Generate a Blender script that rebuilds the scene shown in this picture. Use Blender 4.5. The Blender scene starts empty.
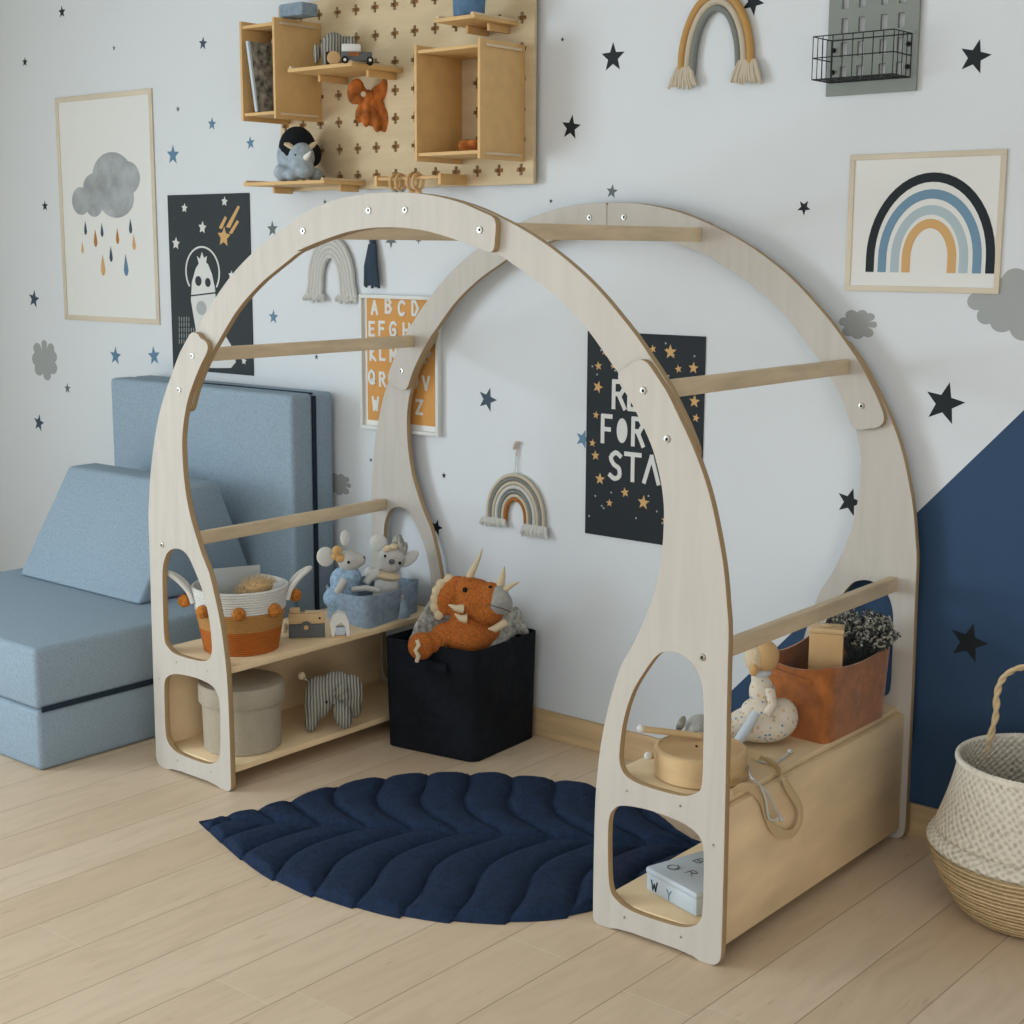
import bpy, bmesh, math, random
from mathutils import Vector, Matrix, Euler
R = random.Random(7)
sc = bpy.context.scene
COL = sc.collection
PI = math.pi
# ------------------------------------------------------------------ camera
F = 1502.82108; YAW, PITCH, ROLL = -0.698627339, 0.173100881, -0.00489739345
CAM = Vector((0, 0, 1.5))
def cam_axes():
    cy, sy = math.cos(YAW), math.sin(YAW)
    f = Vector((sy, cy, 0)); r = Vector((cy, -sy, 0)); d = Vector((0, 0, -1))
    cp, sp = math.cos(PITCH), math.sin(PITCH)
    f2 = f*cp + d*sp; d2 = d*cp - f*sp
    cr, sr = math.cos(ROLL), math.sin(ROLL)
    return r*cr + d2*sr, d2*cr - r*sr, f2
AR, AD, AF = cam_axes()
def ray(u, v): return AR*((u-512)/F) + AD*((v-512)/F) + AF
def on_y(u, v, y): w = ray(u, v); return CAM + w*((y-CAM.y)/w.y)
def on_x(u, v, x): w = ray(u, v); return CAM + w*((x-CAM.x)/w.x)
def on_z(u, v, z): w = ray(u, v); return CAM + w*((z-CAM.z)/w.z)
cam = bpy.data.objects.new('camera', bpy.data.cameras.new('camera'))
COL.objects.link(cam); sc.camera = cam
cam.data.sensor_width = 36; cam.data.lens = F/1024*36
m = Matrix((AR, -AD, -AF)).transposed().to_4x4(); m.translation = CAM
cam.matrix_world = m
W = 3.522            # wall plane
# ------------------------------------------------------------------ materials
def lin(c):
    return tuple(((x/255)/12.92 if x/255 <= .04045 else ((x/255+.055)/1.055)**2.4) for x in c) + (1,)
def mat(name, col, rough=.75, bump=0, scale=60, var=0, vscale=6, stretch=(1, 1, 1), metal=0, coords='Object', col2=None, sheen=0, trans=0):
    m = bpy.data.materials.new(name); m.use_nodes = True
    nt = m.node_tree; b = nt.nodes['Principled BSDF']
    b.inputs['Base Color'].default_value = lin(col); b.inputs['Roughness'].default_value = rough
    b.inputs['Metallic'].default_value = metal
    b.inputs['Specular IOR Level'].default_value = .25
    if sheen: b.inputs['Sheen Weight'].default_value = sheen
    if trans: b.inputs['Transmission Weight'].default_value = trans
    if bump or var:
        tc = nt.nodes.new('ShaderNodeTexCoord'); mp = nt.nodes.new('ShaderNodeMapping')
        nt.links.new(tc.outputs[coords], mp.inputs[0]); mp.inputs['Scale'].default_value = stretch
    if var:
        n = nt.nodes.new('ShaderNodeTexNoise'); n.inputs['Scale'].default_value = vscale; n.inputs['Detail'].default_value = 5
        nt.links.new(mp.outputs[0], n.inputs['Vector'])
        rp = nt.nodes.new('ShaderNodeValToRGB'); rp.color_ramp.elements[0].position = .3; rp.color_ramp.elements[1].position = .7
        a = lin(tuple(max(0, x*(1-var)) for x in col)); c = lin(col2) if col2 else lin(tuple(min(255, x*(1+var)) for x in col))
        rp.color_ramp.elements[0].color = a; rp.color_ramp.elements[1].color = c
        nt.links.new(n.outputs['Fac'], rp.inputs[0]); nt.links.new(rp.outputs[0], b.inputs['Base Color'])
    if bump:
        n2 = nt.nodes.new('ShaderNodeTexNoise'); n2.inputs['Scale'].default_value = scale; n2.inputs['Detail'].default_value = 3
        nt.links.new(mp.outputs[0], n2.inputs['Vector'])
        bp = nt.nodes.new('ShaderNodeBump'); bp.inputs['Strength'].default_value = min(1, bump); bp.inputs['Distance'].default_value = .03 if scale < 20 else .004
        nt.links.new(n2.outputs['Fac'], bp.inputs['Height']); nt.links.new(bp.outputs[0], b.inputs['Normal'])
    return m
def N(nt, t, **k):
    n = nt.nodes.new(t)
    for a, v in k.items(): setattr(n, a, v)
    return n
def mth(nt, op, a, b=None, c=None):
    n = N(nt, 'ShaderNodeMath', operation=op)
    for i, x in enumerate((a, b, c)):
        if x is None: continue
        if isinstance(x, (int, float)): n.inputs[i].default_value = x
        else: nt.links.new(x, n.inputs[i])
    return n.outputs[0]
def mixc(nt, fac, a, b):
    n = N(nt, 'ShaderNodeMix', data_type='RGBA')
    for i, x in ((0, fac), (6, a), (7, b)):
        if isinstance(x, (tuple, float, int)): n.inputs[i].default_value = x
        else: nt.links.new(x, n.inputs[i])
    return n.outputs[2]
def sstep(nt, x, e0, e1):
    n = N(nt, 'ShaderNodeMapRange', interpolation_type='SMOOTHSTEP'); nt.links.new(x, n.inputs[0])
    n.inputs[1].default_value = e0; n.inputs[2].default_value = e1; return n.outputs[0]
def floor_mat():
    m = bpy.data.materials.new('oak_floor'); m.use_nodes = True; nt = m.node_tree; b = nt.nodes['Principled BSDF']
    g = N(nt, 'ShaderNodeNewGeometry'); s = N(nt, 'ShaderNodeSeparateXYZ'); nt.links.new(g.outputs['Position'], s.inputs[0])
    X, Y = s.outputs[0], s.outputs[1]
    wd, ln = PLANK, 1.9
    rx = mth(nt, 'DIVIDE', mth(nt, 'SUBTRACT', X, PX0), wd); row = mth(nt, 'FLOOR', rx); fx = mth(nt, 'FRACT', rx)
    wn = N(nt, 'ShaderNodeTexWhiteNoise', noise_dimensions='1D'); nt.links.new(row, wn.inputs['W'])
    ry = mth(nt, 'ADD', mth(nt, 'DIVIDE', Y, ln), mth(nt, 'MULTIPLY', wn.outputs[0], 7.3)); cl = mth(nt, 'FLOOR', ry); fy = mth(nt, 'FRACT', ry)
    cb = N(nt, 'ShaderNodeCombineXYZ'); nt.links.new(row, cb.inputs[0]); nt.links.new(cl, cb.inputs[1])
    w2 = N(nt, 'ShaderNodeTexWhiteNoise', noise_dimensions='2D'); nt.links.new(cb.outputs[0], w2.inputs['Vector'])
    # grain
    c2 = N(nt, 'ShaderNodeCombineXYZ')
    nt.links.new(mth(nt, 'MULTIPLY', X, 20), c2.inputs[0])
    nt.links.new(mth(nt, 'MULTIPLY', Y, 3.4), c2.inputs[1]); nt.links.new(mth(nt, 'MULTIPLY', w2.outputs[0], 40), c2.inputs[2])
    n1 = N(nt, 'ShaderNodeTexNoise'); nt.links.new(c2.outputs[0], n1.inputs['Vector']); n1.inputs['Scale'].default_value = 1; n1.inputs['Detail'].default_value = 7; n1.inputs['Distortion'].default_value = 1.3
    base = mixc(nt, w2.outputs[0], lin((213, 190, 162)), lin((221, 200, 175)))
    grn = sstep(nt, n1.outputs[0], .35, .75)
    colr = mixc(nt, mth(nt, 'MULTIPLY', grn, .24), base, lin((176, 152, 120)))
    n3 = N(nt, 'ShaderNodeTexNoise'); n3.inputs['Scale'].default_value = 3.1; nt.links.new(c2.outputs[0], n3.inputs['Vector']); n3.inputs['Detail'].default_value = 2
    colr = mixc(nt, mth(nt, 'MULTIPLY', sstep(nt, n3.outputs[0], .66, .8), .35), colr, lin((150, 122, 92)))
    ex = mth(nt, 'MULTIPLY', mth(nt, 'MINIMUM', fx, mth(nt, 'SUBTRACT', 1, fx)), wd)
    ey = mth(nt, 'MULTIPLY', mth(nt, 'MINIMUM', fy, mth(nt, 'SUBTRACT', 1, fy)), ln)
    gap = mth(nt, 'SUBTRACT', 1, sstep(nt, ex, .0006, .0022))
    gy = mth(nt, 'SUBTRACT', 1, sstep(nt, ey, .0006, .0022))
    colr = mixc(nt, mth(nt, 'MULTIPLY', gap, .55), colr, lin((120, 95, 68)))
    colr = mixc(nt, mth(nt, 'MULTIPLY', gy, .5), colr, lin((232, 222, 205)))
    nt.links.new(colr, b.inputs['Base Color'])
    b.inputs['Roughness'].default_value = .42; b.inputs['Specular IOR Level'].default_value = .35
    bp = N(nt, 'ShaderNodeBump'); bp.inputs['Strength'].default_value = .25; bp.inputs['Distance'].default_value = .002
    nt.links.new(mth(nt, 'SUBTRACT', mth(nt, 'MULTIPLY', n1.outputs[0], .3), mth(nt, 'MAXIMUM', gap, gy)), bp.inputs['Height']); nt.links.new(bp.outputs[0], b.inputs['Normal'])
    return m
def wall_mat():
    m = bpy.data.materials.new('painted_wall'); m.use_nodes = True; nt = m.node_tree; b = nt.nodes['Principled BSDF']
    g = N(nt, 'ShaderNodeNewGeometry'); s = N(nt, 'ShaderNodeSeparateXYZ'); nt.links.new(g.outputs['Position'], s.inputs[0])
    X, Z = s.outputs[0], s.outputs[2]
    a = mth(nt, 'SUBTRACT', mth(nt, 'ADD', mth(nt, 'MULTIPLY', mth(nt, 'ADD', X, 1.365), 1.083), 1.128), Z)
    fac = sstep(nt, a, -.001, .001)
    n1 = N(nt, 'ShaderNodeTexNoise'); n1.inputs['Scale'].default_value = 260; nt.links.new(g.outputs['Position'], n1.inputs['Vector'])
    nt.links.new(mixc(nt, fac, lin((216, 221, 226)), lin((52, 76, 106))), b.inputs['Base Color'])
    b.inputs['Roughness'].default_value = .7; b.inputs['Specular IOR Level'].default_value = .2
    bp = N(nt, 'ShaderNodeBump'); bp.inputs['Strength'].default_value = .12; bp.inputs['Distance'].default_value = .001
    nt.links.new(n1.outputs[0], bp.inputs['Height']); nt.links.new(bp.outputs[0], b.inputs['Normal'])
    return m
def ply_mat(name, face, edge):
    """birch plywood: pale veneer on the +-y faces, striped plies on the cut edges"""
    m = bpy.data.materials.new(name); m.use_nodes = True; nt = m.node_tree; b = nt.nodes['Principled BSDF']
    g = N(nt, 'ShaderNodeNewGeometry'); s = N(nt, 'ShaderNodeSeparateXYZ'); nt.links.new(g.outputs['Position'], s.inputs[0])
    sn = N(nt, 'ShaderNodeSeparateXYZ'); nt.links.new(g.outputs['True Normal'], sn.inputs[0])
    isf = sstep(nt, mth(nt, 'ABSOLUTE', sn.outputs[1]), .6, .8)
    mp = N(nt, 'ShaderNodeMapping'); mp.inputs['Scale'].default_value = (16, 16, 1.6); nt.links.new(g.outputs['Position'], mp.inputs[0])
    n1 = N(nt, 'ShaderNodeTexNoise'); n1.inputs['Scale'].default_value = 2.2; n1.inputs['Detail'].default_value = 6; n1.inputs['Distortion'].default_value = .8; nt.links.new(mp.outputs[0], n1.inputs['Vector'])
    fc = mixc(nt, sstep(nt, n1.outputs[0], .3, .75), lin(face), lin(tuple(x*.965 for x in face)))
    st = mth(nt, 'SINE', mth(nt, 'MULTIPLY', s.outputs[1], 2*PI/.0036))
    ec = mixc(nt, sstep(nt, st, -.3, .3), lin(edge), lin(tuple(x*.8 for x in edge)))
    nt.links.new(mixc(nt, isf, ec, fc), b.inputs['Base Color']); b.inputs['Roughness'].default_value = .55; b.inputs['Specular IOR Level'].default_value = .25
    return m
PLANK, PX0 = .1685, -3.018
M = {}
M['floor'] = floor_mat(); M['wall'] = wall_mat()
M['white'] = mat('white_paint', (226, 227, 224), .8, .1, 200)
M['ply'] = ply_mat('birch_plywood', (196, 190, 182), (188, 160, 120))
M['wood'] = mat('birch_solid', (214, 194, 164), .55, .08, 30, .06, 3, (12, 2, 12))
M['woodz'] = mat('birch_panel', (232, 207, 168), .5, .05, 30, .07, 2.2, (1.2, 1.2, 4))
M['peg'] = mat('pegboard_birch', (206, 186, 152), .6, .05, 30, .04, 3, (2, 2, 10))
M['pegbox'] = mat('pegboard_box_birch', (214, 176, 122), .55, .05, 30, .03, 3, (2, 8, 8))
M['base'] = mat('baseboard_oak', (205, 176, 135), .5, .05, 40, .08, 3, (1, 12, 12))
M['steel'] = mat('bolt_steel', (170, 168, 160), .3, metal=1)
M['pegshade'] = mat('peg_hole_shade', (150, 112, 70), .8)  # brown of the shaded peg holes, put into the colour
M['dark'] = mat('dark_recess', (30, 26, 22), .8)
M['sofa'] = mat('sofa_fabric', (146, 165, 181), .95, .5, 420, .05, 150)
M['strap'] = mat('sofa_strap', (34, 48, 62), .9, .4, 300)
M['navy'] = mat('rug_linen', (26, 42, 68), .95, .8, 160, .14, 55)
M['navybox'] = mat('black_canvas', (15, 20, 28), .85, 1, 9, .25, 7)
M['black'] = mat('black_vinyl', (26, 33, 38), .6)
M['blackm'] = mat('black_metal', (20, 22, 24), .45)
M['star_blue'] = mat('blue_vinyl', (96, 130, 158), .6)
M['star_slate'] = mat('slate_vinyl', (62, 78, 92), .6)
M['star_grey'] = mat('grey_vinyl', (98, 108, 110), .6)
M['cloud'] = mat('cloud_vinyl', (160, 164, 164), .7)
M['paper'] = mat('paper', (224, 225, 223), .8)
M['frame'] = mat('frame_pale_wood', (208, 197, 178), .6, .05, 60, .04, 5)
M['framew'] = mat('frame_white', (215, 217, 215), .5)
M['gold'] = mat('gold_print', (206, 165, 110), .6)
M['amber'] = mat('amber_print', (206, 150, 84), .7)
M['pblack'] = mat('black_print', (28, 36, 42), .6)
M['space'] = mat('space_print', (52, 59, 62), .7)
M['pw'] = mat('white_print', (215, 216, 214), .7)
M['pg'] = mat('grey_print', (170, 174, 174), .7)
M['pb1'] = mat('blue_print', (112, 145, 170), .7)
M['pb2'] = mat('pale_blue_print', (172, 188, 197), .7)
M['pcloud'] = mat('cloud_print', (160, 165, 168), .7, 0, 1, .12, 12)
M['porange'] = mat('orange_print', (180, 124, 70), .7)
M['greymetal'] = mat('grey_board', (134, 140, 136), .6)
M['yarn_o'] = mat('mustard_yarn', (205, 160, 100), .95, 1, 500)
M['yarn_g'] = mat('grey_yarn', (138, 142, 138), .95, 1, 500)
M['yarn_c'] = mat('cream_yarn', (208, 196, 176), .95, 1, 400)
M['yarn_w'] = mat('white_yarn', (212, 212, 208), .95, 1, 400)
M['yarn_r'] = mat('rust_yarn', (170, 110, 55), .95, 1, 400)
M['yarn_n'] = mat('navy_yarn', (62, 76, 92), .95, 1, 400)
M['rope_w'] = mat('white_rope', (222, 222, 218), .9, .8, 260)
M['rope_t'] = mat('tan_rope', (216, 182, 132), .9, .8, 260)
M['rope_b'] = mat('ochre_rope', (190, 142, 84), .9, .8, 260)
M['rope_o'] = mat('orange_rope', (186, 106, 44), .9, .8, 260)
M['pom'] = mat('pompom_orange', (196, 124, 56), 1, 1, 500, .18, 120)
M['tan'] = mat('tan_wood', (208, 172, 124), .6, .05, 60, .05, 8)
M['beech'] = mat('beech_wood', (212, 182, 138), .5, .05, 60, .05, 8, (1, 1, 5))
M['greyp'] = mat('grey_wood_paint', (96, 100, 102), .6)
M['sea'] = mat('seagrass', (208, 184, 146), .9, 1, 140, .16, 60)
M['seaw'] = mat('bleached_seagrass', (214, 206, 190), .9, 1, 140, .1, 60)
M['felt'] = mat('felt_box', (182, 172, 154), .95, .8, 350, .04, 300)
M['orange'] = mat('triceratops_plush', (182, 106, 50), 1, 1, 300, .16, 180)
M['cream'] = mat('cream_plush', (218, 200, 168), 1, .8, 300)
M['greyfur'] = mat('grey_plush', (172, 172, 168), 1, .8, 350, .06, 80)
M['cord'] = mat('grey_corduroy', (150, 148, 140), 1, .5, 300)
M['mouse'] = mat('mouse_plush', (194, 192, 187), 1, .6, 350)
M['mear'] = mat('mouse_ear', (212, 212, 208), 1, .6, 350)
M['dressb'] = mat('blue_dress', (146, 172, 196), .95, .6, 200, .12, 90)
M['fabb'] = mat('blue_linen', (134, 150, 166), .95, .5, 300, .08, 60)
M['rust'] = mat('rust_suede', (160, 96, 48), .95, .5, 160, .13, 26, sheen=.4)
M['rustbow'] = mat('rust_velvet', (158, 92, 44), .9, .8, 50, .35, 24)
M['blueplush'] = mat('blue_grey_plush', (164, 178, 190), 1, .8, 300, .08, 60)
M['blackplush'] = mat('black_plush', (26, 30, 36), 1, .6, 300)
M['knit'] = mat('grey_knit', (164, 164, 157), 1, 1, 220, .25, 70)
M['floral'] = mat('floral_cotton', (216, 204, 186), .9, .4, 120)
M['lightblue'] = mat('light_blue_cotton', (196, 206, 216), .9)
M['blueglaze'] = mat('blue_ceramic', (84, 118, 152), .5, .1, 60, .12, 30)
M['leaf'] = mat('dried_leaf_dark', (70, 76, 74), .9)
M['leafw'] = mat('dried_leaf_pale', (168, 166, 156), .9)
M['tin'] = mat('pale_blue_tin', (192, 203, 212), .4)
M['strapl'] = mat('beige_leather', (206, 182, 142), .6)
M['whitep'] = mat('white_paint_gloss', (225, 226, 224), .5)
M['glass'] = mat('window_glass', (255, 255, 255), .02, trans=1)
def corduroy(mm, freq=260, dirx=True):
    nt = mm.node_tree; b = nt.nodes['Principled BSDF']
    tc = N(nt, 'ShaderNodeTexCoord'); s = N(nt, 'ShaderNodeSeparateXYZ'); nt.links.new(tc.outputs['Object'], s.inputs[0])
    n = N(nt, 'ShaderNodeTexNoise'); n.inputs['Scale'].default_value = 14; nt.links.new(tc.outputs['Object'], n.inputs['Vector'])
    w = mth(nt, 'SINE', mth(nt, 'ADD', mth(nt, 'MULTIPLY', s.outputs[0], freq*2.6), mth(nt, 'MULTIPLY', n.outputs[0], 6)))
    nt.links.new(mixc(nt, sstep(nt, w, -.8, .6), lin((112, 112, 106)), lin((178, 176, 166))), b.inputs['Base Color'])
    bp = N(nt, 'ShaderNodeBump'); bp.inputs['Strength'].default_value = .7; bp.inputs['Distance'].default_value = .003
    nt.links.new(w, bp.inputs['Height']); nt.links.new(bp.outputs[0], b.inputs['Normal'])
corduroy(M['cord'])
def floral(mm):
    nt = mm.node_tree; b = nt.nodes['Principled BSDF']
    tc = N(nt, 'ShaderNodeTexCoord'); v = N(nt, 'ShaderNodeTexVoronoi'); v.inputs['Scale'].default_value = 85; nt.links.new(tc.outputs['Object'], v.inputs['Vector'])
    s = N(nt, 'ShaderNodeSeparateColor'); nt.links.new(v.outputs['Color'], s.inputs[0])
    spot = mth(nt, 'MULTIPLY', mth(nt, 'LESS_THAN', v.outputs['Distance'], .26), mth(nt, 'GREATER_THAN', s.outputs[0], .55))
    spot2 = mth(nt, 'MULTIPLY', mth(nt, 'LESS_THAN', v.outputs['Distance'], .35), mth(nt, 'LESS_THAN', s.outputs[0], .3))
    c = mixc(nt, spot, lin((218, 208, 192)), lin((96, 132, 176))); c = mixc(nt, spot2, c, lin((206, 176, 138)))
    nt.links.new(c, b.inputs['Base Color'])
floral(M['floral'])
def weave(mm, a, b_, fx, fz):
    """diagonal straw weave"""
    nt = mm.node_tree; b = nt.nodes['Principled BSDF']
    tc = N(nt, 'ShaderNodeTexCoord'); s = N(nt, 'ShaderNodeSeparateXYZ'); nt.links.new(tc.outputs['UV'], s.inputs[0])
    n = N(nt, 'ShaderNodeTexNoise'); n.inputs['Scale'].default_value = 90; n.inputs['Detail'].default_value = 4; nt.links.new(tc.outputs['Object'], n.inputs['Vector'])
    n2 = N(nt, 'ShaderNodeTexNoise'); n2.inputs['Scale'].default_value = 22; nt.links.new(tc.outputs['Object'], n2.inputs['Vector'])
    wob = mth(nt, 'MULTIPLY', n2.outputs[0], 5)
    if fz < 0: h = mth(nt, 'SINE', mth(nt, 'ADD', mth(nt, 'MULTIPLY', s.outputs[1], -2*PI*fz), mth(nt, 'MULTIPLY', n2.outputs[0], 2)))
    else: h = mth(nt, 'MULTIPLY', mth(nt, 'SINE', mth(nt, 'ADD', mth(nt, 'MULTIPLY', s.outputs[0], 2*PI*fx), wob)), mth(nt, 'SINE', mth(nt, 'ADD', mth(nt, 'MULTIPLY', s.outputs[1], 2*PI*fz), wob)))
    hh = mth(nt, 'ADD', mth(nt, 'MULTIPLY', h, .5), mth(nt, 'MULTIPLY', n.outputs[0], 1.3))
    nt.links.new(mixc(nt, sstep(nt, hh, -.1, .9), lin(tuple(x*.88 for x in b_)), lin(a)), b.inputs['Base Color'])
    bp = N(nt, 'ShaderNodeBump'); bp.inputs['Strength'].default_value = .9; bp.inputs['Distance'].default_value = .004
    nt.links.new(hh, bp.inputs['Height']); nt.links.new(bp.outputs[0], b.inputs['Normal'])
weave(M['seaw'], (228, 221, 206), (214, 205, 187), 62, 48)
weave(M['sea'], (214, 190, 150), (196, 170, 128), 60, -85)
# ------------------------------------------------------------------ mesh tools
class MB:
    def __init__(s): s.b = bmesh.new(); s.mi = 0
    def _f(s, vs):
        try: f = s.b.faces.new(vs)
        except ValueError: return None
        f.material_index = s.mi; return f
    def box(s, a, b, bev=0):
        (x0, y0, z0), (x1, y1, z1) = a, b
        return s.hexa([(x0, y0, z0), (x1, y0, z0), (x1, y1, z0), (x0, y1, z0), (x0, y0, z1), (x1, y0, z1), (x1, y1, z1), (x0, y1, z1)], bev)
    def hexa(s, c, bev=0, seg=2):
        v = [s.b.verts.new(p) for p in c]; fs = []
        for q in ((3, 2, 1, 0), (4, 5, 6, 7), (0, 1, 5, 4), (1, 2, 6, 5), (2, 3, 7, 6), (3, 0, 4, 7)): fs.append(s._f([v[i] for i in q]))
        if bev:
            es = list({e for f in fs for e in f.edges})
            r = bmesh.ops.bevel(s.b, geom=es, offset=bev, segments=seg, affect='EDGES', profile=.5, clamp_overlap=True)
            for f in r['faces']: f.material_index = s.mi
        return s
    def tube(s, pts, r, n=8, closed=False, caps=True, flat=1.0, up=None):
        pts = [Vector(p) for p in pts]; k = len(pts); rings = []
        rr = r if isinstance(r, (list, tuple)) else [r]*k
        prev = None
        for i, p in enumerate(pts):
            if closed: t = pts[(i+1) % k]-pts[i-1]
            else: t = pts[min(i+1, k-1)]-pts[max(i-1, 0)]
            t = t.normalized() if t.length > 1e-9 else Vector((0, 0, 1))
            if up is not None: a = Vector(up)
            elif prev is None: a = Vector((0, 0, 1)) if abs(t.z) < .9 else Vector((1, 0, 0))
            else: a = prev
            a = (a - t*a.dot(t)); a = a.normalized() if a.length > 1e-6 else t.orthogonal().normalized(); prev = a; c = t.cross(a)
            rings.append([s.b.verts.new(p + (a*math.cos(2*PI*j/n)*flat + c*math.sin(2*PI*j/n))*rr[i]) for j in range(n)])
        for i in range(k if closed else k-1):
            A, B = rings[i], rings[(i+1) % k]
            for j in range(n): s._f([A[j], A[(j+1) % n], B[(j+1) % n], B[j]])
        if caps and not closed: s._f(rings[0][::-1]); s._f(rings[-1])
        return s
    def lathe(s, prof, c=(0, 0, 0), n=40, axis=None):
        c = Vector(c); q = axis.to_matrix() if axis else Matrix.Identity(3); rings = []
        uvl = s.b.loops.layers.uv.verify()
        L = [0]
        for i in range(1, len(prof)): L.append(L[-1] + math.dist(prof[i], prof[i-1]))
        for r, z in prof: rings.append([s.b.verts.new(c + q @ Vector((r*math.cos(2*PI*j/n), r*math.sin(2*PI*j/n), z))) for j in range(n)] if r > 1e-6 else [s.b.verts.new(c + q @ Vector((0, 0, z)))])
        for i in range(len(prof)-1):
            A, B = rings[i], rings[i+1]
            for j in range(n):
                k = (j+1) % n; ca = [(j/n, L[i]), ((j+1)/n, L[i]), ((j+1)/n, L[i+1]), (j/n, L[i+1])]
                if len(A) == 1 and len(B) == 1: continue
                if len(A) == 1: f = s._f([A[0], B[k], B[j]]); uv = [ca[0], ca[2], ca[3]]
                elif len(B) == 1: f = s._f([A[j], A[k], B[0]]); uv = [ca[0], ca[1], ca[2]]
                else: f = s._f([A[j], A[k], B[k], B[j]]); uv = ca
                if f:
                    for lp, q2 in zip(f.loops, uv): lp[uvl].uv = q2
        return s
    def ell(s, c, r, rot=(0, 0, 0), n=14):
        if isinstance(r, (int, float)): r = (r, r, r)
        mm = Matrix.Translation(Vector(c)) @ Euler(rot).to_matrix().to_4x4() @ Matrix.Diagonal((*r, 1))
        g = bmesh.ops.create_uvsphere(s.b, u_segments=n+4, v_segments=n, radius=1, matrix=mm)
        for v in g['verts']:
            for f in v.link_faces: f.material_index = s.mi
        return s
    def poly(s, pts, P, o0, o1):
        """prism of a 2-D outline; P(a, b, off) gives the 3-D point"""
        A = [s.b.verts.new(P(a, b, o1)) for a, b in pts]; B = [s.b.verts.new(P(a, b, o0)) for a, b in pts]; n = len(pts)
        s._f(A)
        for i in range(n): s._f([A[i], B[i], B[(i+1) % n], A[(i+1) % n]])
        return s
    def build(s, name, mats, parent=None, smooth=True, ang=40, loc=None):
        bmesh.ops.recalc_face_normals(s.b, faces=s.b.faces)
        me = bpy.data.meshes.new(name); s.b.to_mesh(me); s.b.free()
        for x in (mats if isinstance(mats, (list, tuple)) else [mats]): me.materials.append(M[x] if isinstance(x, str) else x)
        if smooth: me.shade_smooth(); me.set_sharp_from_angle(angle=math.radians(ang))
        o = bpy.data.objects.new(name, me); COL.objects.link(o)
        if parent: o.parent = parent
        if loc: o.location = loc
        return o
def tag(o, label, cat, group=None, kind=None):
    o['label'] = label; o['category'] = cat
    if group: o['group'] = group
    if kind: o['kind'] = kind
    return o
def thing(name, label, cat, loc=(0, 0, 0), rz=0, group=None):
    o = bpy.data.objects.new(name, None); o.empty_display_size = .05; COL.objects.link(o)
    o.location = loc; o.rotation_euler = (0, 0, rz); return tag(o, label, cat, group)
def struct(name, mb, m_):
    o = mb.build(name, m_, smooth=False); o['kind'] = 'structure'; return o
def remesh(o, vox=.004, it=6):
    a = o.modifiers.new('blend', 'REMESH'); a.mode = 'VOXEL'; a.voxel_size = vox; a.use_smooth_shade = True
    b = o.modifiers.new('soften', 'SMOOTH'); b.iterations = it; b.factor = .6
    return o
def cr(pts, k=5, closed=False):
    out = []; n = len(pts)
    for i in range(n if closed else n-1):
        if closed: p = [pts[(i+j) % n] for j in (-1, 0, 1, 2)]
        else: p = [pts[max(0, i-1)], pts[i], pts[i+1], pts[min(n-1, i+2)]]
        for q in range(k):
            t = q/k
            out.append(tuple(.5*(2*b + (c-a)*t + (2*a-5*b+4*c-d)*t*t + (3*b-a-3*c+d)*t**3) for a, b, c, d in zip(*p)))
    if not closed: out.append(tuple(pts[-1]))
    return out
def fillet(a, p, b, r, n=6):
    a, p, b = Vector(a), Vector(p), Vector(b); u = (a-p).normalized(); v = (b-p).normalized()
    th = u.angle(v); t = min(r/math.tan(th/2), (a-p).length*.95, (b-p).length*.95)
    s, e = p+u*t, p+v*t
    return [tuple(((1-q)**2)*s + 2*q*(1-q)*p + q*q*e) for q in [i/n for i in range(n+1)]]
def plate(name, outer, holes, y0, t, m_, parent, bev=.0012, xc=0, mir=1):
    cu = bpy.data.curves.new(name, 'CURVE'); cu.dimensions = '2D'; cu.fill_mode = 'BOTH'; cu.extrude = t/2-bev; cu.bevel_depth = bev; cu.bevel_resolution = 1; cu.offset = -bev
    for pl in [outer]+holes:
        sp = cu.splines.new('POLY'); sp.points.add(len(pl)-1); sp.use_cyclic_u = True
        for i, (a, b) in enumerate(pl): sp.points[i].co = (xc+mir*a, b, 0, 1)
    tmp = bpy.data.objects.new('tmp', cu); COL.objects.link(tmp)
    dg = bpy.context.evaluated_depsgraph_get(); dg.update()
    me = bpy.data.meshes.new_from_object(tmp.evaluated_get(dg)); bpy.data.objects.remove(tmp); bpy.data.curves.remove(cu)
    me.transform(Matrix(((1, 0, 0, 0), (0, 0, -1, y0+t/2), (0, 1, 0, 0), (0, 0, 0, 1))))
    me.materials.clear(); me.materials.append(M[m_]); me.name = name
    for p in me.polygons: p.material_index = 0
    me.shade_smooth(); me.set_sharp_from_angle(angle=math.radians(35))
    o = bpy.data.objects.new(name, me); COL.objects.link(o); o.parent = parent; return o
def star2(cx, cz, r, rot=0, k=.42):
    return [(cx + (r if i % 2 == 0 else r*k)*math.sin(rot+i*PI/5), cz + (r if i % 2 == 0 else r*k)*math.cos(rot+i*PI/5)) for i in range(10)]
def PW(y):  # plane parallel to the wall
    return lambda a, b, o: (a, y-o, b)
def band(cx, cz, rx, rz, w, leg, n=26):
    """half-ellipse arch band with straight legs, as a closed outline"""
    o = [(cx-rx, cz-leg)] + [(cx-rx*math.cos(PI*i/n), cz+rz*math.sin(PI*i/n)) for i in range(n+1)] + [(cx+rx, cz-leg)]
    ri, rj = rx-w, rz-w
    q = [(cx+ri, cz-leg)] + [(cx+ri*math.cos(PI*i/n), cz+rj*math.sin(PI*i/n)) for i in range(n+1)] + [(cx-ri, cz-leg)]
    return o+q
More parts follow.
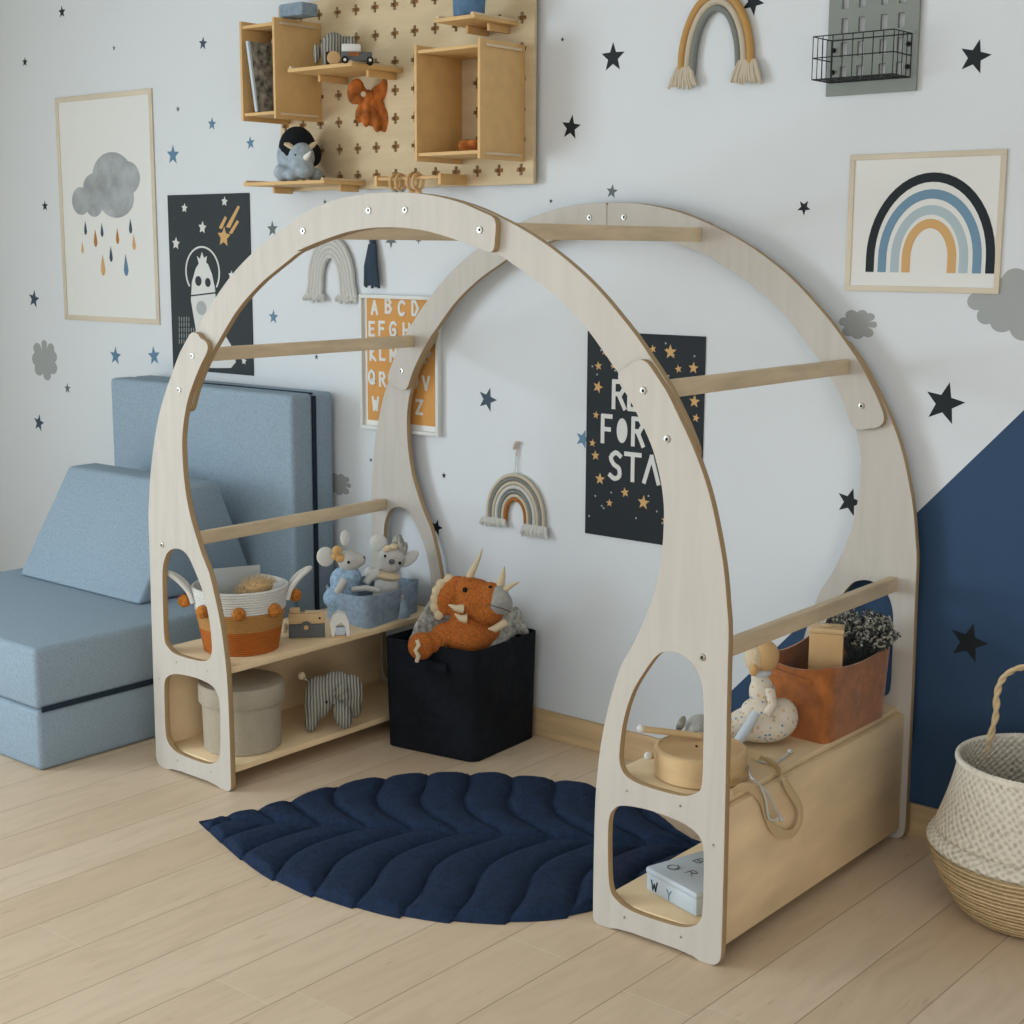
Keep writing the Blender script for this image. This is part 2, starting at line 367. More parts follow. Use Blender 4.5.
GL = {'^': [[(0, 0), (.5, 1), (1, 0)]],
 'A': [[(0, 0), (.5, 1), (1, 0)], [(.2, .35), (.8, .35)]], 'B': [[(0, 0), (0, 1), (.6, 1), (.85, .78), (.6, .53), (0, .53)], [(.6, .53), (.95, .28), (.65, 0), (0, 0)]],
 'C': [[(.95, .85), (.6, 1), (.2, .9), (0, .5), (.2, .1), (.6, 0), (.95, .15)]], 'D': [[(0, 0), (0, 1), (.5, 1), (.95, .5), (.5, 0), (0, 0)]],
 'E': [[(.85, 1), (0, 1), (0, 0), (.85, 0)], [(0, .5), (.7, .5)]], 'F': [[(.85, 1), (0, 1), (0, 0)], [(0, .5), (.7, .5)]],
 'G': [[(.95, .85), (.6, 1), (.2, .9), (0, .5), (.2, .1), (.6, 0), (.95, .15), (.95, .45), (.6, .45)]], 'H': [[(0, 0), (0, 1)], [(1, 0), (1, 1)], [(0, .5), (1, .5)]],
 'I': [[(.5, 0), (.5, 1)]], 'J': [[(.8, 1), (.8, .25), (.5, 0), (.15, .15)]], 'K': [[(0, 0), (0, 1)], [(.9, 1), (0, .45), (.9, 0)]], 'L': [[(0, 1), (0, 0), (.8, 0)]],
 'M': [[(0, 0), (0, 1), (.5, .4), (1, 1), (1, 0)]], 'N': [[(0, 0), (0, 1), (1, 0), (1, 1)]], 'O': [[(.5, 1), (.1, .8), (0, .5), (.1, .2), (.5, 0), (.9, .2), (1, .5), (.9, .8), (.5, 1)]],
 'P': [[(0, 0), (0, 1), (.6, 1), (.9, .75), (.6, .48), (0, .48)]], 'Q': [[(.5, 1), (.1, .8), (0, .5), (.1, .2), (.5, 0), (.9, .2), (1, .5), (.9, .8), (.5, 1)], [(.6, .3), (1, 0)]],
 'R': [[(0, 0), (0, 1), (.6, 1), (.9, .77), (.6, .53), (0, .53)], [(.4, .53), (.95, 0)]], 'S': [[(.9, .88), (.5, 1), (.1, .8), (.35, .55), (.8, .4), (.85, .12), (.45, 0), (.05, .12)]],
 'T': [[(0, 1), (1, 1)], [(.5, 1), (.5, 0)]], 'U': [[(0, 1), (0, .3), (.3, 0), (.7, 0), (1, .3), (1, 1)]], 'V': [[(0, 1), (.5, 0), (1, 1)]], 'W': [[(0, 1), (.25, 0), (.5, .7), (.75, 0), (1, 1)]],
 'X': [[(0, 0), (1, 1)], [(0, 1), (1, 0)]], 'Y': [[(0, 1), (.5, .5), (1, 1)], [(.5, .5), (.5, 0)]], 'Z': [[(0, 1), (1, 1), (0, 0), (1, 0)]]}
def letter(mb, ch, x, z, w, h, sw, P, o0, o1):
    k = 0
    for pl in GL[ch]:
        if ch in 'SCOGQUJ': pl = cr(pl, 3)
        for (a, b), (c, d) in zip(pl, pl[1:]):
            k += 1
            A = Vector((x+a*w, z+b*h)); B = Vector((x+c*w, z+d*h)); t = (B-A).normalized(); n = Vector((-t.y, t.x))*sw/2; A = A-t*sw*.35; B = B+t*sw*.35
            mb.poly([tuple(A+n), tuple(A-n), tuple(B-n), tuple(B+n)], P, o0, o1+k*.00012)
# ------------------------------------------------------------------ room
XL, XR_, YF_, ZC = -6.15, 3.0, -3.2, 2.75
struct('floor', MB().box((XL, YF_, -.1), (XR_, W, 0)), 'floor')
SX0, SX1, SY0, SY1 = -3.2, -.2, -2.4, -.1      # added roof window, put in to brighten floor and seat
struct('ceiling', MB().box((XL, YF_, ZC), (SX0, W, ZC+.1)).box((SX1, YF_, ZC), (XR_, W, ZC+.1)).box((SX0, YF_, ZC), (SX1, SY0, ZC+.1)).box((SX0, SY1, ZC), (SX1, W, ZC+.1)), 'white')
struct('wall_back', MB().box((XL-.1, W, -.1), (XR_+.1, W+.1, ZC+.1)), 'wall')
RY0, RY1, RZ0, RZ1 = -2.4, .4, .25, 2.2        # added window on the right, warm fill for right-facing sides
struct('wall_right', MB().box((XR_, YF_, -.1), (XR_+.1, RY0, ZC+.1)).box((XR_, RY1, -.1), (XR_+.1, W, ZC+.1)).box((XR_, RY0, -.1), (XR_+.1, RY1, RZ0)).box((XR_, RY0, RZ1), (XR_+.1, RY1, ZC+.1)), 'white')
WY0, WY1, WZ0, WZ1 = -2.3, .6, .35, 2.2
struct('wall_left', MB().box((XL-.1, YF_, -.1), (XL, WY0, ZC+.1)).box((XL-.1, WY1, -.1), (XL, W, ZC+.1)).box((XL-.1, WY0, -.1), (XL, WY1, WZ0)).box((XL-.1, WY0, WZ1), (XL, WY1, ZC+.1)), 'white')
FX0, FX1 = -1.6, 1.2  # opening for an added front window giving weak fill
struct('wall_front', MB().box((XL-.1, YF_-.1, -.1), (FX0, YF_, ZC+.1)).box((FX1, YF_-.1, -.1), (XR_+.1, YF_, ZC+.1)).box((FX0, YF_-.1, -.1), (FX1, YF_, .8)).box((FX0, YF_-.1, 2.5), (FX1, YF_, ZC+.1)), 'white')
struct('baseboard_back', MB().box((XL, W-.014, 0), (XR_, W, .088), .002), 'base')
fr = MB()
for a, b in (((XL-.08, WY0, WZ0), (XL-.03, WY0+.05, WZ1)), ((XL-.08, WY1-.05, WZ0), (XL-.03, WY1, WZ1)), ((XL-.08, WY0, WZ0), (XL-.03, WY1, WZ0+.05)), ((XL-.08, WY0, WZ1-.05), (XL-.03, WY1, WZ1)), ((XL-.08, -.88, WZ0), (XL-.03, -.82, WZ1))): fr.box(a, b)
struct('window_1', fr, 'whitep')
fr = MB()
for a, b in (((FX0, YF_-.08, .8), (FX0+.05, YF_-.03, 2.5)), ((FX1-.05, YF_-.08, .8), (FX1, YF_-.03, 2.5)), ((FX0, YF_-.08, .8), (FX1, YF_-.03, .85)), ((FX0, YF_-.08, 2.45), (FX1, YF_-.03, 2.5)), ((-.22, YF_-.08, .8), (-.18, YF_-.03, 2.5))): fr.box(a, b)
struct('added_front_window', fr, 'whitep')
fr = MB()
for a, b in (((SX0, SY0), (SX0+.05, SY1)), ((SX1-.05, SY0), (SX1, SY1)), ((SX0, SY0), (SX1, SY0+.05)), ((SX0, SY1-.05), (SX1, SY1)), ((-1.73, SY0), (-1.67, SY1))): fr.box((a[0], a[1], ZC+.02), (b[0], b[1], ZC+.07))
struct('added_roof_window', fr, 'whitep')
fr = MB()
for a, b in ((RY0, RY0+.05), (RY1-.05, RY1), (-1.03, -.97)): fr.box((XR_+.03, a, RZ0), (XR_+.08, b, RZ1))
fr.box((XR_+.03, RY0, RZ0), (XR_+.08, RY1, RZ0+.05)).box((XR_+.03, RY0, RZ1-.05), (XR_+.08, RY1, RZ1)); struct('added_right_window', fr, 'whitep')
def area(name, loc, rot, sx, sy, e, col):
    l = bpy.data.lights.new(name, 'AREA'); l.shape = 'RECTANGLE'; l.size = sx; l.size_y = sy; l.energy = e; l.color = col
    o = bpy.data.objects.new(name, l); COL.objects.link(o); o.location = loc; o.rotation_euler = rot
area('window_daylight', (XL-.12, (WY0+WY1)/2, (WZ0+WZ1)/2), (0, -PI/2, 0), WZ1-WZ0, WY1-WY0, 215, (.80, .92, 1))
area('front_fill_light', ((FX0+FX1)/2, YF_-.12, 1.65), (PI/2, 0, 0), FX1-FX0, 1.7, 12, (1, .96, .90))  # weak fill lamp of the added front window
area('roof_fill_light', ((SX0+SX1)/2, (SY0+SY1)/2, ZC+.12), (0, 0, 0), SX1-SX0, SY1-SY0, 44, (.92, .96, 1))  # fill lamp above the added roof window
area('right_fill_light', (XR_+.12, (RY0+RY1)/2, (RZ0+RZ1)/2), (0, PI/2, 0), RZ1-RZ0, RY1-RY0, 85, (1, .94, .85))  # warm fill lamp outside the added right window
wd = bpy.data.worlds.new('world'); sc.world = wd; wd.use_nodes = True
wd.node_tree.nodes['Background'].inputs[0].default_value = (.75, .86, 1, 1); wd.node_tree.nodes['Background'].inputs[1].default_value = 1
sc.view_settings.view_transform = 'Standard'; sc.view_settings.look = 'None'; sc.view_settings.exposure = -.25; sc.view_settings.gamma = 1
# ------------------------------------------------------------------ play arch
XC, Y0, T, Y1 = -2.54, 2.562, .018, 3.488
OUT = [(.972, .035), (.972, .14), (.970, .4), (.967, .62), (.966, .735), (.960, .79), (.953, .845), (.944, .893), (.930, .948), (.918, .99), (.901, 1.037), (.880, 1.082), (.857, 1.124), (.833, 1.163), (.806, 1.206), (.779, 1.243), (.754, 1.272), (.711, 1.321), (.671, 1.36), (.628, 1.40), (.58, 1.439), (.527, 1.475), (.475, 1.506), (.42, 1.534), (.365, 1.558), (.285, 1.588), (.22, 1.606), (.16, 1.618), (.1, 1.626), (.05, 1.629), (0, 1.63)]
INN = [(.632, .03), (.632, .15), (.634, .29), (.642, .39), (.6535, .461), (.6655, .513), (.6815, .566), (.70, .618), (.7275, .664), (.7515, .713), (.7745, .768), (.79, .827), (.7985, .889), (.8005, .939), (.7995, .977), (.7925, 1.019), (.7815, 1.057), (.7685, 1.092), (.7495, 1.127), (.7255, 1.165), (.702, 1.198), (.680, 1.226), (.6535, 1.254), (.6235, 1.287), (.58, 1.332), (.53, 1.373), (.4685, 1.415), (.41, 1.447), (.372, 1.467), (.3315, 1.488), (.2815, 1.503), (.2345, 1.516), (.1765, 1.53), (.12, 1.541), (.05, 1.548), (0, 1.549)]
def near(l, p): return min(range(len(l)), key=lambda i: math.dist(l[i], p))
OUTS, INNS = cr(OUT, 3), cr(INN, 3)
def piece(kind):
    if kind == 'leg':
        o = OUTS[:near(OUTS, (.757, 1.27))+1]; i = INNS[:near(INNS, (.664, 1.243))+1]
        end = fillet(o[-8], (o[-1][0]-.012, o[-1][1]+.012), i[-1], .035) + fillet(o[-1], (i[-1][0]-.006, i[-1][1]+.006), i[-6], .03)
        bot = fillet(i[0], (.632, 0), (.7, 0), .02) + [(.68, .001), (.70, .006), (.74, .009), (.86, .009), (.90, .006), (.92, 0)] + fillet((.92, 0), (.972, 0), (.972, .1), .035)
        return o[1:-5] + end + i[:-5][::-1] + bot
    if kind == 'upper':
        a, b = near(OUTS, (.889, 1.064)), near(INNS, (.7815, 1.057)); o = OUTS[a:]; i = INNS[b:]
        lo = fillet(i[6], (i[0][0]+.004, i[0][1]-.006), o[0], .03) + fillet(i[0], (o[0][0]+.002, o[0][1]-.004), o[8], .04)
        hi = fillet(o[-6], (0.0005, o[-1][1]), (0.0005, 1.58), .012) + fillet((.0005, 1.6), (.0005, i[-1][1]), i[-6], .006)
        return lo + o[6:-4] + hi + i[5:-4][::-1]
    a, b = near(OUTS, (.352, 1.563)), near(INNS, (.332, 1.488)); o = OUTS[a:-1]; i = INNS[b:-1]
    half = fillet(i[4], i[0], o[0], .018) + fillet(i[0], o[0], o[6], .028)
    h = i[3:][::-1] + half + o[4:]
    return h + [(0, 1.63)] + [(-x, z) for x, z in h[::-1]] + [(0, 1.549)]
H1 = cr([(.8185, .666), (.8455, .667), (.8735, .657), (.8935, .637), (.9075, .600), (.9115, .55), (.9125, .482), (.9115, .396), (.8975, .373), (.8675, .359), (.8175, .356), (.7535, .358), (.7155, .369), (.6995, .394), (.6995, .434), (.7085, .495), (.7295, .559), (.7605, .612), (.7915, .653)], 4, True)
H2 = cr([(.7125, .298), (.7595, .304), (.8055, .304), (.8555, .300), (.8915, .29), (.9145, .272), (.921, .238), (.9225, .18), (.9225, .128), (.9155, .09), (.8845, .067), (.8345, .060), (.7415, .06), (.6975, .074), (.6785, .097), (.6725, .158), (.6725, .253), (.6885, .286)], 4, True)
arch = thing('play_arch', 'large birch plywood play arch with shelves at both feet, spanning the navy rug', 'play arch', (XC, (Y0+Y1)/2, 0))
def ap(o): o.parent = arch; o.matrix_parent_inverse = Matrix.Translation((-XC, -(Y0+Y1)/2, 0)); return o
for yl, yu, xc_ in ((Y0, Y0+T, XC), (Y1-T, Y1-2*T, XC-.018)):
    for mir in (-1, 1):
        ap(plate('leg_panel', piece('leg'), [H1, H2], yl, T, 'ply', None, xc=xc_, mir=mir))
        ap(plate('arch_segment', piece('upper'), [], yu, T, 'ply', None, xc=xc_, mir=mir))
    ap(plate('top_segment', piece('top'), [], yl, T, 'ply', None, xc=xc_))
for s in (-1, 1):
    for u, z, ya, yb in ((.906, .670, Y0+T, Y1-T), (.757, 1.212, Y0+2*T, Y1-2*T), (.305, 1.541, Y0+2*T, Y1-2*T)):
        h = .0185
        xa, xb = XC+s*u, XC+s*u-.018
        ap(MB().hexa([(xa-.011, ya, z-h), (xa+.011, ya, z-h), (xb+.011, yb, z-h), (xb-.011, yb, z-h), (xa-.011, ya, z+h), (xa+.011, ya, z+h), (xb+.011, yb, z+h), (xb-.011, yb, z+h)], .002).build('crossbar', 'wood'))
    xi, xo = (XC+.65, XC+.9322) if s > 0 else (XC-.95, XC-.65)
    for z in (.334, .045): ap(MB().hexa([(q+(-.014 if y > 3 else 0), y, zz) for zz in (z, z+.018) for q, y in ((xi, Y0+T), (xo, Y0+T), (xo, Y1-T), (xi, Y1-T))], .0015).build('shelf', 'woodz'))
    if s > 0: ap(MB().hexa([(XC+q+(-.014 if y > 3 else 0), y, z) for z in (.028, .338) for q, y in ((.933, Y0+T), (.951, Y0+T), (.951, Y1-T), (.933, Y1-T))], .0015).build('side_panel', 'woodz'))
    else: ap(MB().box((XC-.968, Y0+T, .045), (XC-.951, Y1-T, .352), .0015).build('side_panel', 'woodz'))
    for u, z in ((.905, .670), (.743, 1.212), (.805, 1.116), (.291, 1.542), (.06, 1.589)):
        for y, d in ((Y0, -1), (Y1-2*T if z > 1 else Y1-T, -1)):
            if y > 3 and abs(z-1.542) < .01 or (y > 3 and z < 1.3 and z > 1.2) or (y > 3 and z < .7): continue
            b = MB(); ax = Matrix.Rotation(PI/2, 3, 'X').to_quaternion()
            xq = XC+s*u-(.018 if y > 3 else 0); b.lathe([(0.0034, .0006), (.0034, .0030), (.0074, .0026), (.0082, 0)], (xq, y, z), 16, ax); b.mi = 1; b.lathe([(0, .0008), (.0034, .0008)], (xq, y, z), 12, ax)
            ap(b.build('bolt', ['steel', 'dark']))
    for u, z in ((.72, .335), (.86, .335), (.72, .04), (.87, .04), (.945, .27)):
        b = MB(); b.lathe([(0, .0006), (.003, .0006), (.003, 0)], (XC+s*u, Y0, z), 10, Matrix.Rotation(PI/2, 3, 'X').to_quaternion()); ap(b.build('screw', 'steel'))
# ------------------------------------------------------------------ foam play sofa
def soft(mb, a, b, bev=.02): return mb.box(a, b, bev)
t = thing('foam_mattress', 'blue-grey foam play seat, two folded mats with a dark seam along the side', 'play sofa', (-4.235, 2.81, 0))
def rel(o, t): o.parent = t; o.matrix_parent_inverse = Matrix.Translation(-Vector(t.location)); return o
def smat(name, a, b, t, n=3):
    mb = MB(); (x0, y0, z0), (x1, y1, z1) = a, b
    mb.hexa([(x0, y0, z0), (x1, y0, z0), (x1, y1, z0), (x0, y1, z0), (x0, y0, z1), (x1, y0, z1), (x1, y1, z1), (x0, y1, z1)], .016, 3)
    return rel(mb.build(name, 'sofa'), t)
smat('lower_mat', (-4.745, 2.309, .0), (-3.719, 3.308, .182), t); smat('upper_mat', (-4.745, 2.309, .184), (-3.719, 3.308, .367), t)
rel(MB().box((-3.72, 2.322, .176), (-3.7155, 3.29, .192), .001).build('seam_band', 'strap'), t)
t = thing('foam_mattress', 'blue-grey foam block standing upright against the wall behind the seat', 'play sofa', (-4.235, 3.41, 0))
smat('front_mat', (-4.745, 3.316, 0), (-3.738, 3.414, 1.022), t); smat('rear_mat', (-4.745, 3.415, 0), (-3.738, 3.506, 1.022), t)
rel(MB().box((-3.7405, 3.407, .01), (-3.7345, 3.423, 1.014), .001).build('seam_band', 'strap'), t)
rel(MB().box((-4.5, 3.407, 1.018), (-3.75, 3.423, 1.0235), .001).build('top_seam', 'strap'), t)
w_ = MB(); a0, a1 = -4.626, -3.935
pts = [(2.825, .372), (3.03, .733), (3.165, .733), (3.305, .372)]
w_.hexa([(a0, 2.825, .369), (a1, 2.825, .369), (a1, 3.31, .369), (a0, 3.31, .369), (a0, 3.045, .732), (a1, 3.045, .732), (a1, 3.165, .732), (a0, 3.165, .732)], .014, 3)
o = w_.build('wedge_cushion', 'sofa'); tag(o, 'blue-grey foam wedge cushion with sloping front lying on the seat', 'cushion')
# ------------------------------------------------------------------ rug
def rug():
    tip = on_z(199, 823, 0); e = Vector((-1.93, 3.085, 0)); ax = (e-tip).normalized(); nx = Vector((-ax.y, ax.x, 0)); L = (e-tip).length
    far = [on_z(*q, .02) for q in ((270, 803), (340, 780), (410, 770), (480, 769), (545, 774), (600, 783), (650, 803), (692, 847))]
    nearp = [on_z(*q, .01) for q in ((230, 848), (262, 872), (310, 893), (380, 911), (440, 918), (478, 920), (530, 919), (590, 910), (612, 900))]
    def prof(ps, sgn):
        l = sorted(((p-tip).dot(ax), abs((p-tip).dot(nx))) for p in ps); return [(0, 0)] + l
    A = prof(far, 1); B = prof(nearp, -1)
    A = [p for p in A if p[0] < L*.99] + [(L, .03)]; B = [p for p in B if p[0] < L*.93]
    q = B[-1]; B += [((q[0]+L)/2+.03, q[1]*.72), (L, .03)]
    def ev(l, s):
        for (a, b), (c, d) in zip(l, l[1:]):
            if s <= c: return b+(d-b)*(s-a)/max(1e-6, c-a)
        return l[-1][1]
    def smooth(l, s): return sum(ev(l, min(L, max(0, s+d*L))) for d in (-.03, 0, .03))/3 if s > .04*L else ev(l, s)
    NS, NT = 320, 60; g = bmesh.new(); G = []
    for top in (1, 0):
        for i in range(NS+1):
            s = L*i/NS; row = []
            for j in range(-NT, NT+1):
                f = j/NT; wdt = smooth(A if f >= 0 else B, s)
                d = abs(f)*wdt
                # veins: sweep from the midrib back towards the tip-side edge, slightly S curved
                k = (s + d*.80 - .9*d*d + .020*math.sin(d*14-.6))/.122 + .3
                ph = k-math.floor(k); vein = max(0, 1-abs(2*ph-1)**3.2)**.7
                mid = 1-math.exp(-(d/.018)**2); edge = 1-math.exp(-((wdt-d)/.016)**2) if wdt > 1e-5 else 0
                h = .004 + .019*vein*mid*min(1, edge) + .0012*math.sin(s*31+d*23)*edge
                sc_ = 1+.03*(ph-.5)*abs(f)**6
                p = tip+ax*s+nx*(f*wdt*sc_); row.append(g.verts.new((p.x, p.y, (h+.004*R.random()*.3) if top else .0005)))
            G.append(row)
    n1 = NS+1
    for i in range(NS):
        for j in range(2*NT):
            g.faces.new((G[i][j], G[i][j+1], G[i+1][j+1], G[i+1][j])); g.faces.new((G[n1+i][j], G[n1+i+1][j], G[n1+i+1][j+1], G[n1+i][j+1]))
        for j in (0, 2*NT): g.faces.new((G[i][j], G[i+1][j], G[n1+i+1][j], G[n1+i][j]))
    bmesh.ops.remove_doubles(g, verts=g.verts, dist=1e-5)
    mb = MB(); mb.b.free(); mb.b = g
    o = mb.build('leaf_rug', 'navy', ang=80); tag(o, 'navy quilted leaf-shaped rug lying on the floor under the arch', 'rug')
rug()
# ------------------------------------------------------------------ wall stickers
def wp(u, v): p = on_y(u, v, W); return p.x, p.z
STARS = [ # px, py, vertical half size px, rotation, material, label
 (62, 12, 6.5, 0, 'black', 'small black star sticker at the top left of the wall'),
 (25, 62, 5, .1, 'black', 'small black star sticker nearest the upper left edge, above the cloud picture'),
 (114, 48, 2.8, 0, 'star_grey', 'tiny grey star sticker between the cloud picture and the two upper left black stars'),
 (203, 43.5, 7, .1, 'star_slate', 'slate blue star sticker left of the leaning book box of the pegboard'),
 (45, 206, 5.5, 0, 'black', 'small black star sticker left of the raincloud picture'),
 (178, 109, 3.3, 0, 'star_grey', 'tiny grey star sticker right of the cloud picture, above a blue star'),
 (212, 124, 7, .1, 'star_blue', 'light blue star sticker directly below the slate star'),
 (173, 155, 10.5, .05, 'star_blue', 'larger blue star sticker just above the dark space poster'),
 (250.5, 143, 7, -.1, 'star_blue', 'pale blue star sticker beside the plush rhino and pegboard corner'),
 (34, 299, 9.5, .2, 'star_slate', 'dark slate star sticker above the small grey cloud at the left'),
 (115.5, 356, 9.5, .1, 'star_blue', 'blue star sticker under the raincloud picture, left of two'),
 (154, 356, 10, -.1, 'star_blue', 'blue star sticker right of its twin, just above the foam backrest'),
 (67.5, 388.5, 5.5, 0, 'star_grey', 'small grey star sticker below the leftmost grey cloud'),
 (39, 423, 9, .2, 'star_slate', 'dark slate star sticker lowest on the left, above the foam seat'),
 (613, 57.5, 15.5, 0, 'black', 'black star sticker left of the mustard rope rainbow'),
 (571, 127.5, 13, .15, 'black', 'black star sticker right of the pegboard, above the arch'),
 (562.5, 39.5, 2.5, 0, 'black', 'tiny black dot-like star sticker beside the top of the pegboard'),
 (551, 201, 2.5, 0, 'black', 'tiny black dot-like star sticker just above the rear arch'),
 (612, 191.5, 7.5, .15, 'star_grey', 'small grey star sticker right above the seam of the rear arch'),
 (804, 207.5, 8, .6, 'black', 'small black star sticker left of the framed rainbow'),
 (975, 57, 18, .25, 'black', 'large black star sticker right of the grey metal board'),
 (753, 2, 14, .5, 'black', 'black star sticker cut by the top edge, touching the mustard rope rainbow'),
 (944.5, 403.5, 22, .2, 'black', 'largest black star sticker, above the slanting edge of the blue paint'),
 (849.5, 502, 14.5, .25, 'black', 'black star sticker half hidden by the rear right arch leg'),
 (968.5, 642.5, 20.5, .2, 'black', 'black star sticker on the navy painted area above the basket handle'),
 (487.5, 399.5, 12.5, .3, 'star_slate', 'slate star sticker above the small rope rainbow'),
 (436.5, 527.5, 8.5, .25, 'black', 'black star sticker beside the left rear leg of the arch'),
 (444, 475.5, 3.3, 0, 'black', 'tiny black star sticker left of the small rope rainbow'),
 (583, 439, 9.5, .3, 'star_blue', 'blue star sticker tucked behind the left edge of the starry black poster'),
 (272.5, 229, 8.5, 0, 'star_grey', 'grey star sticker peeking over the upper left of the front arch'),
 (273.5, 317, 7.5, .05, 'star_blue', 'blue star sticker right of the space poster, under the wool arch'),
 (391, 240, 8.5, .63, 'star_grey', 'grey star sticker half hidden by the top bar of the arch'),
 (418.5, 240, 4, .63, 'star_grey', 'tiny grey star sticker hidden by the top bar right of the larger one'),
 (371, 460, 2.3, 0, 'star_slate', 'tiny slate star sticker under the alphabet picture'),
 (325, 202, 3, 0, 'star_grey', 'tiny grey star sticker under the pegboard, above the arch'),
 (316.5, 357, 3, 0, 'star_slate', 'tiny slate star sticker under the left crossbar'),
]
for u, v, r, rot, mt, lb in STARS:
    x, z = wp(u, v); rr = abs(wp(u, v-r)[1]-z); mb = MB().poly(star2(x, z, rr, rot), PW(W), 0, .0006)
    tag(mb.build('star_sticker', mt, smooth=False), lb, 'sticker', 'star stickers on the wall')
def cloud(u, v, pts, lb, ww, hh):
    x, z = wp(u, v); n = len(pts); out = []
    import itertools
    # union outline of puffs sampled by angle
    for i in range(140):
        a = 2*PI*i/140; d = Vector((math.cos(a), math.sin(a))); best = 0
        for cx, cz, r in pts:
            c = Vector((cx, cz)); b = c.dot(d); q = b*b-(c.length_squared-r*r)
            if q >= 0: best = max(best, b+math.sqrt(q))
        out.append((x+d.x*best*ww, z+d.y*best*hh))
    tag(MB().poly(out, PW(W), 0, .0006).build('cloud_sticker', 'cloud', smooth=False), lb, 'sticker', 'cloud stickers on the wall')
CP = [(-.75, .1, .27), (-.35, .5, .33), (.2, .55, .3), (.62, .45, .24), (.8, 0, .2), (.55, -.5, .28), (0, -.55, .36), (-.5, -.45, .32), (0, 0, .55)]
cloud(858, 324, CP, 'small grey cloud sticker beside the right shoulder of the rear arch', .053, .042)
cloud(45, 360, [(c, a, r) for a, c, r in CP], 'grey cloud sticker at the far left under the dark star', .103, .082)
cloud(1003, 304, [(-.62, .05, .23), (-.25, .42, .30), (.25, .62, .30), (.75, .45, .3), (-.38, -.32, .22), (0, -.45, .28), (.5, -.62, .30), (.9, -.5, .35), (.1, .1, .5), (1, 0, .35)], 'large grey cloud sticker at the right edge below the framed rainbow', .105, .092)
cloud(339, 484, CP, 'small grey cloud sticker half behind the foam backrest edge', .06, .042)
# ------------------------------------------------------------------ pictures on the wall
def framed(name, lb, x0, x1, z0, z1, fw, fm, depth=.012, group=None):
    t = thing(name, lb, 'picture', ((x0+x1)/2, W, z0), 0, group)
    mb = MB()
    for a, b in (((x0, z0), (x1, z0+fw)), ((x0, z1-fw), (x1, z1)), ((x0, z0+fw), (x0+fw, z1-fw)), ((x1-fw, z0+fw), (x1, z1-fw))): mb.box((a[0], W-depth, a[1]), (b[0], W-.0005, b[1]), .001)
    rel(mb.build('frame', fm), t)
    rel(MB().box((x0+fw-.001, W-depth*.45, z0+fw-.001), (x1-fw+.001, W-.001, z1-fw+.001)).build('paper', 'paper', smooth=False), t)
    return t, W-depth*.45
# raincloud
t, yp = framed('raincloud_picture', 'tall narrow framed print of a grey cloud with coloured raindrops, above the foam backrest', -5.318, -4.697, 1.212, 2.078, .020, 'frame', .006)
P = PW(yp)
def wq(u, v, y): p = on_y(u, v, y); return p.x, p.z
puffs = [(112, 175, 20, 23), (127, 178, 13, 17), (95, 187, 12, 14), (81, 201, 9, 14), (94, 203, 9, 14), (116, 198, 18, 20), (104, 190, 14, 18)]
mb = MB()
allp = [(wq(a, b, yp), abs(wq(a+r, b, yp)[0]-wq(a, b, yp)[0]), abs(wq(a, b-q, yp)[1]-wq(a, b, yp)[1])) for a, b, r, q in puffs]
for i, ((cx, cz), rx, rz) in enumerate(allp):
    mb.poly([(cx+rx*math.cos(2*PI*k/28), cz+rz*math.sin(2*PI*k/28)) for k in range(28)], P, 0, .0004+.00005*i)
rel(mb.build('cloud_print', 'pcloud', smooth=False), t)
for (u, v, r, mt) in ((85.5, 228, 7, 'star_slate'), (95.5, 238, 9, 'porange'), (102, 230, 7, 'star_slate'), (82.5, 247.5, 6, 'gold'), (117.5, 236, 8, 'porange'), (130.5, 226, 7.5, 'star_slate'), (134, 242, 8, 'gold'), (111, 254, 8, 'star_slate'), (103, 265, 11, 'gold'), (126, 265, 11, 'star_blue')):
    x, z = wq(u, v, yp); r *= .0038
    o = MB().poly([(x, z+r), (x-r*.25, z+r*.1), (x-r*.36, z-r*.5), (x-r*.2, z-r*.92), (x, z-r), (x+r*.2, z-r*.92), (x+r*.36, z-r*.5), (x+r*.25, z+r*.1)], P, 0, .0005).build('raindrop', mt, smooth=False); rel(o, t)
# framed rainbow
t, yp = framed('rainbow_picture', 'framed print of a black, blue and ochre rainbow at the right', -1.848, -1.442, 1.40, 1.738, .014, 'frame', .006)
P = PW(yp); mid = -1.651; zb = 1.448
mid = -1.625
for rx, rz, mt in ((.168, .241, 'pblack'), (.135, .201, 'pb1'), (.101, .163, 'pb2'), (.071, .130, 'gold')):
    rel(MB().poly(band(mid, zb+.035, rx, rz-.035, .0225, .035), P, 0, .0006).build('rainbow_band', mt, smooth=False), t)
# starry poster
x0, x1, z0, z1 = -2.67, -2.264, .666, 1.266
t = thing('starry_poster', 'black poster with white lettering and gold stars, behind the right side of the front arch', 'poster', ((x0+x1)/2, W, z0))
rel(MB().box((x0, W-.004, z0), (x1, W-.0005, z1)).build('print', 'pblack', smooth=False), t); P = PW(W-.004)
mb = MB(); lh = .076
for txt, xs, zz, ws in (('RE^CH', [(-2.578, .042), (-2.523, .03), (-2.483, .034), (-2.442, .028), (-2.405, .026)], 1.049, 1), ('F R', [(-2.616, .036), (-2.558, .05), (-2.507, .038)], .946, 1), ('THE', [(-2.442, .028), (-2.405, .028), (-2.368, .022)], .962, 1), ('ST^RS', [(-2.588, .042), (-2.532, .052), (-2.465, .050), (-2.392, .048), (-2.33, .045)], .842, 1)):
    for ch, (xx, wv) in zip(txt, xs):
        if ch != ' ': letter(mb, ch, xx+.006, zz, wv, lh if txt != 'THE' else .05, .013 if txt != 'THE' else .008, P, 0, .0006)
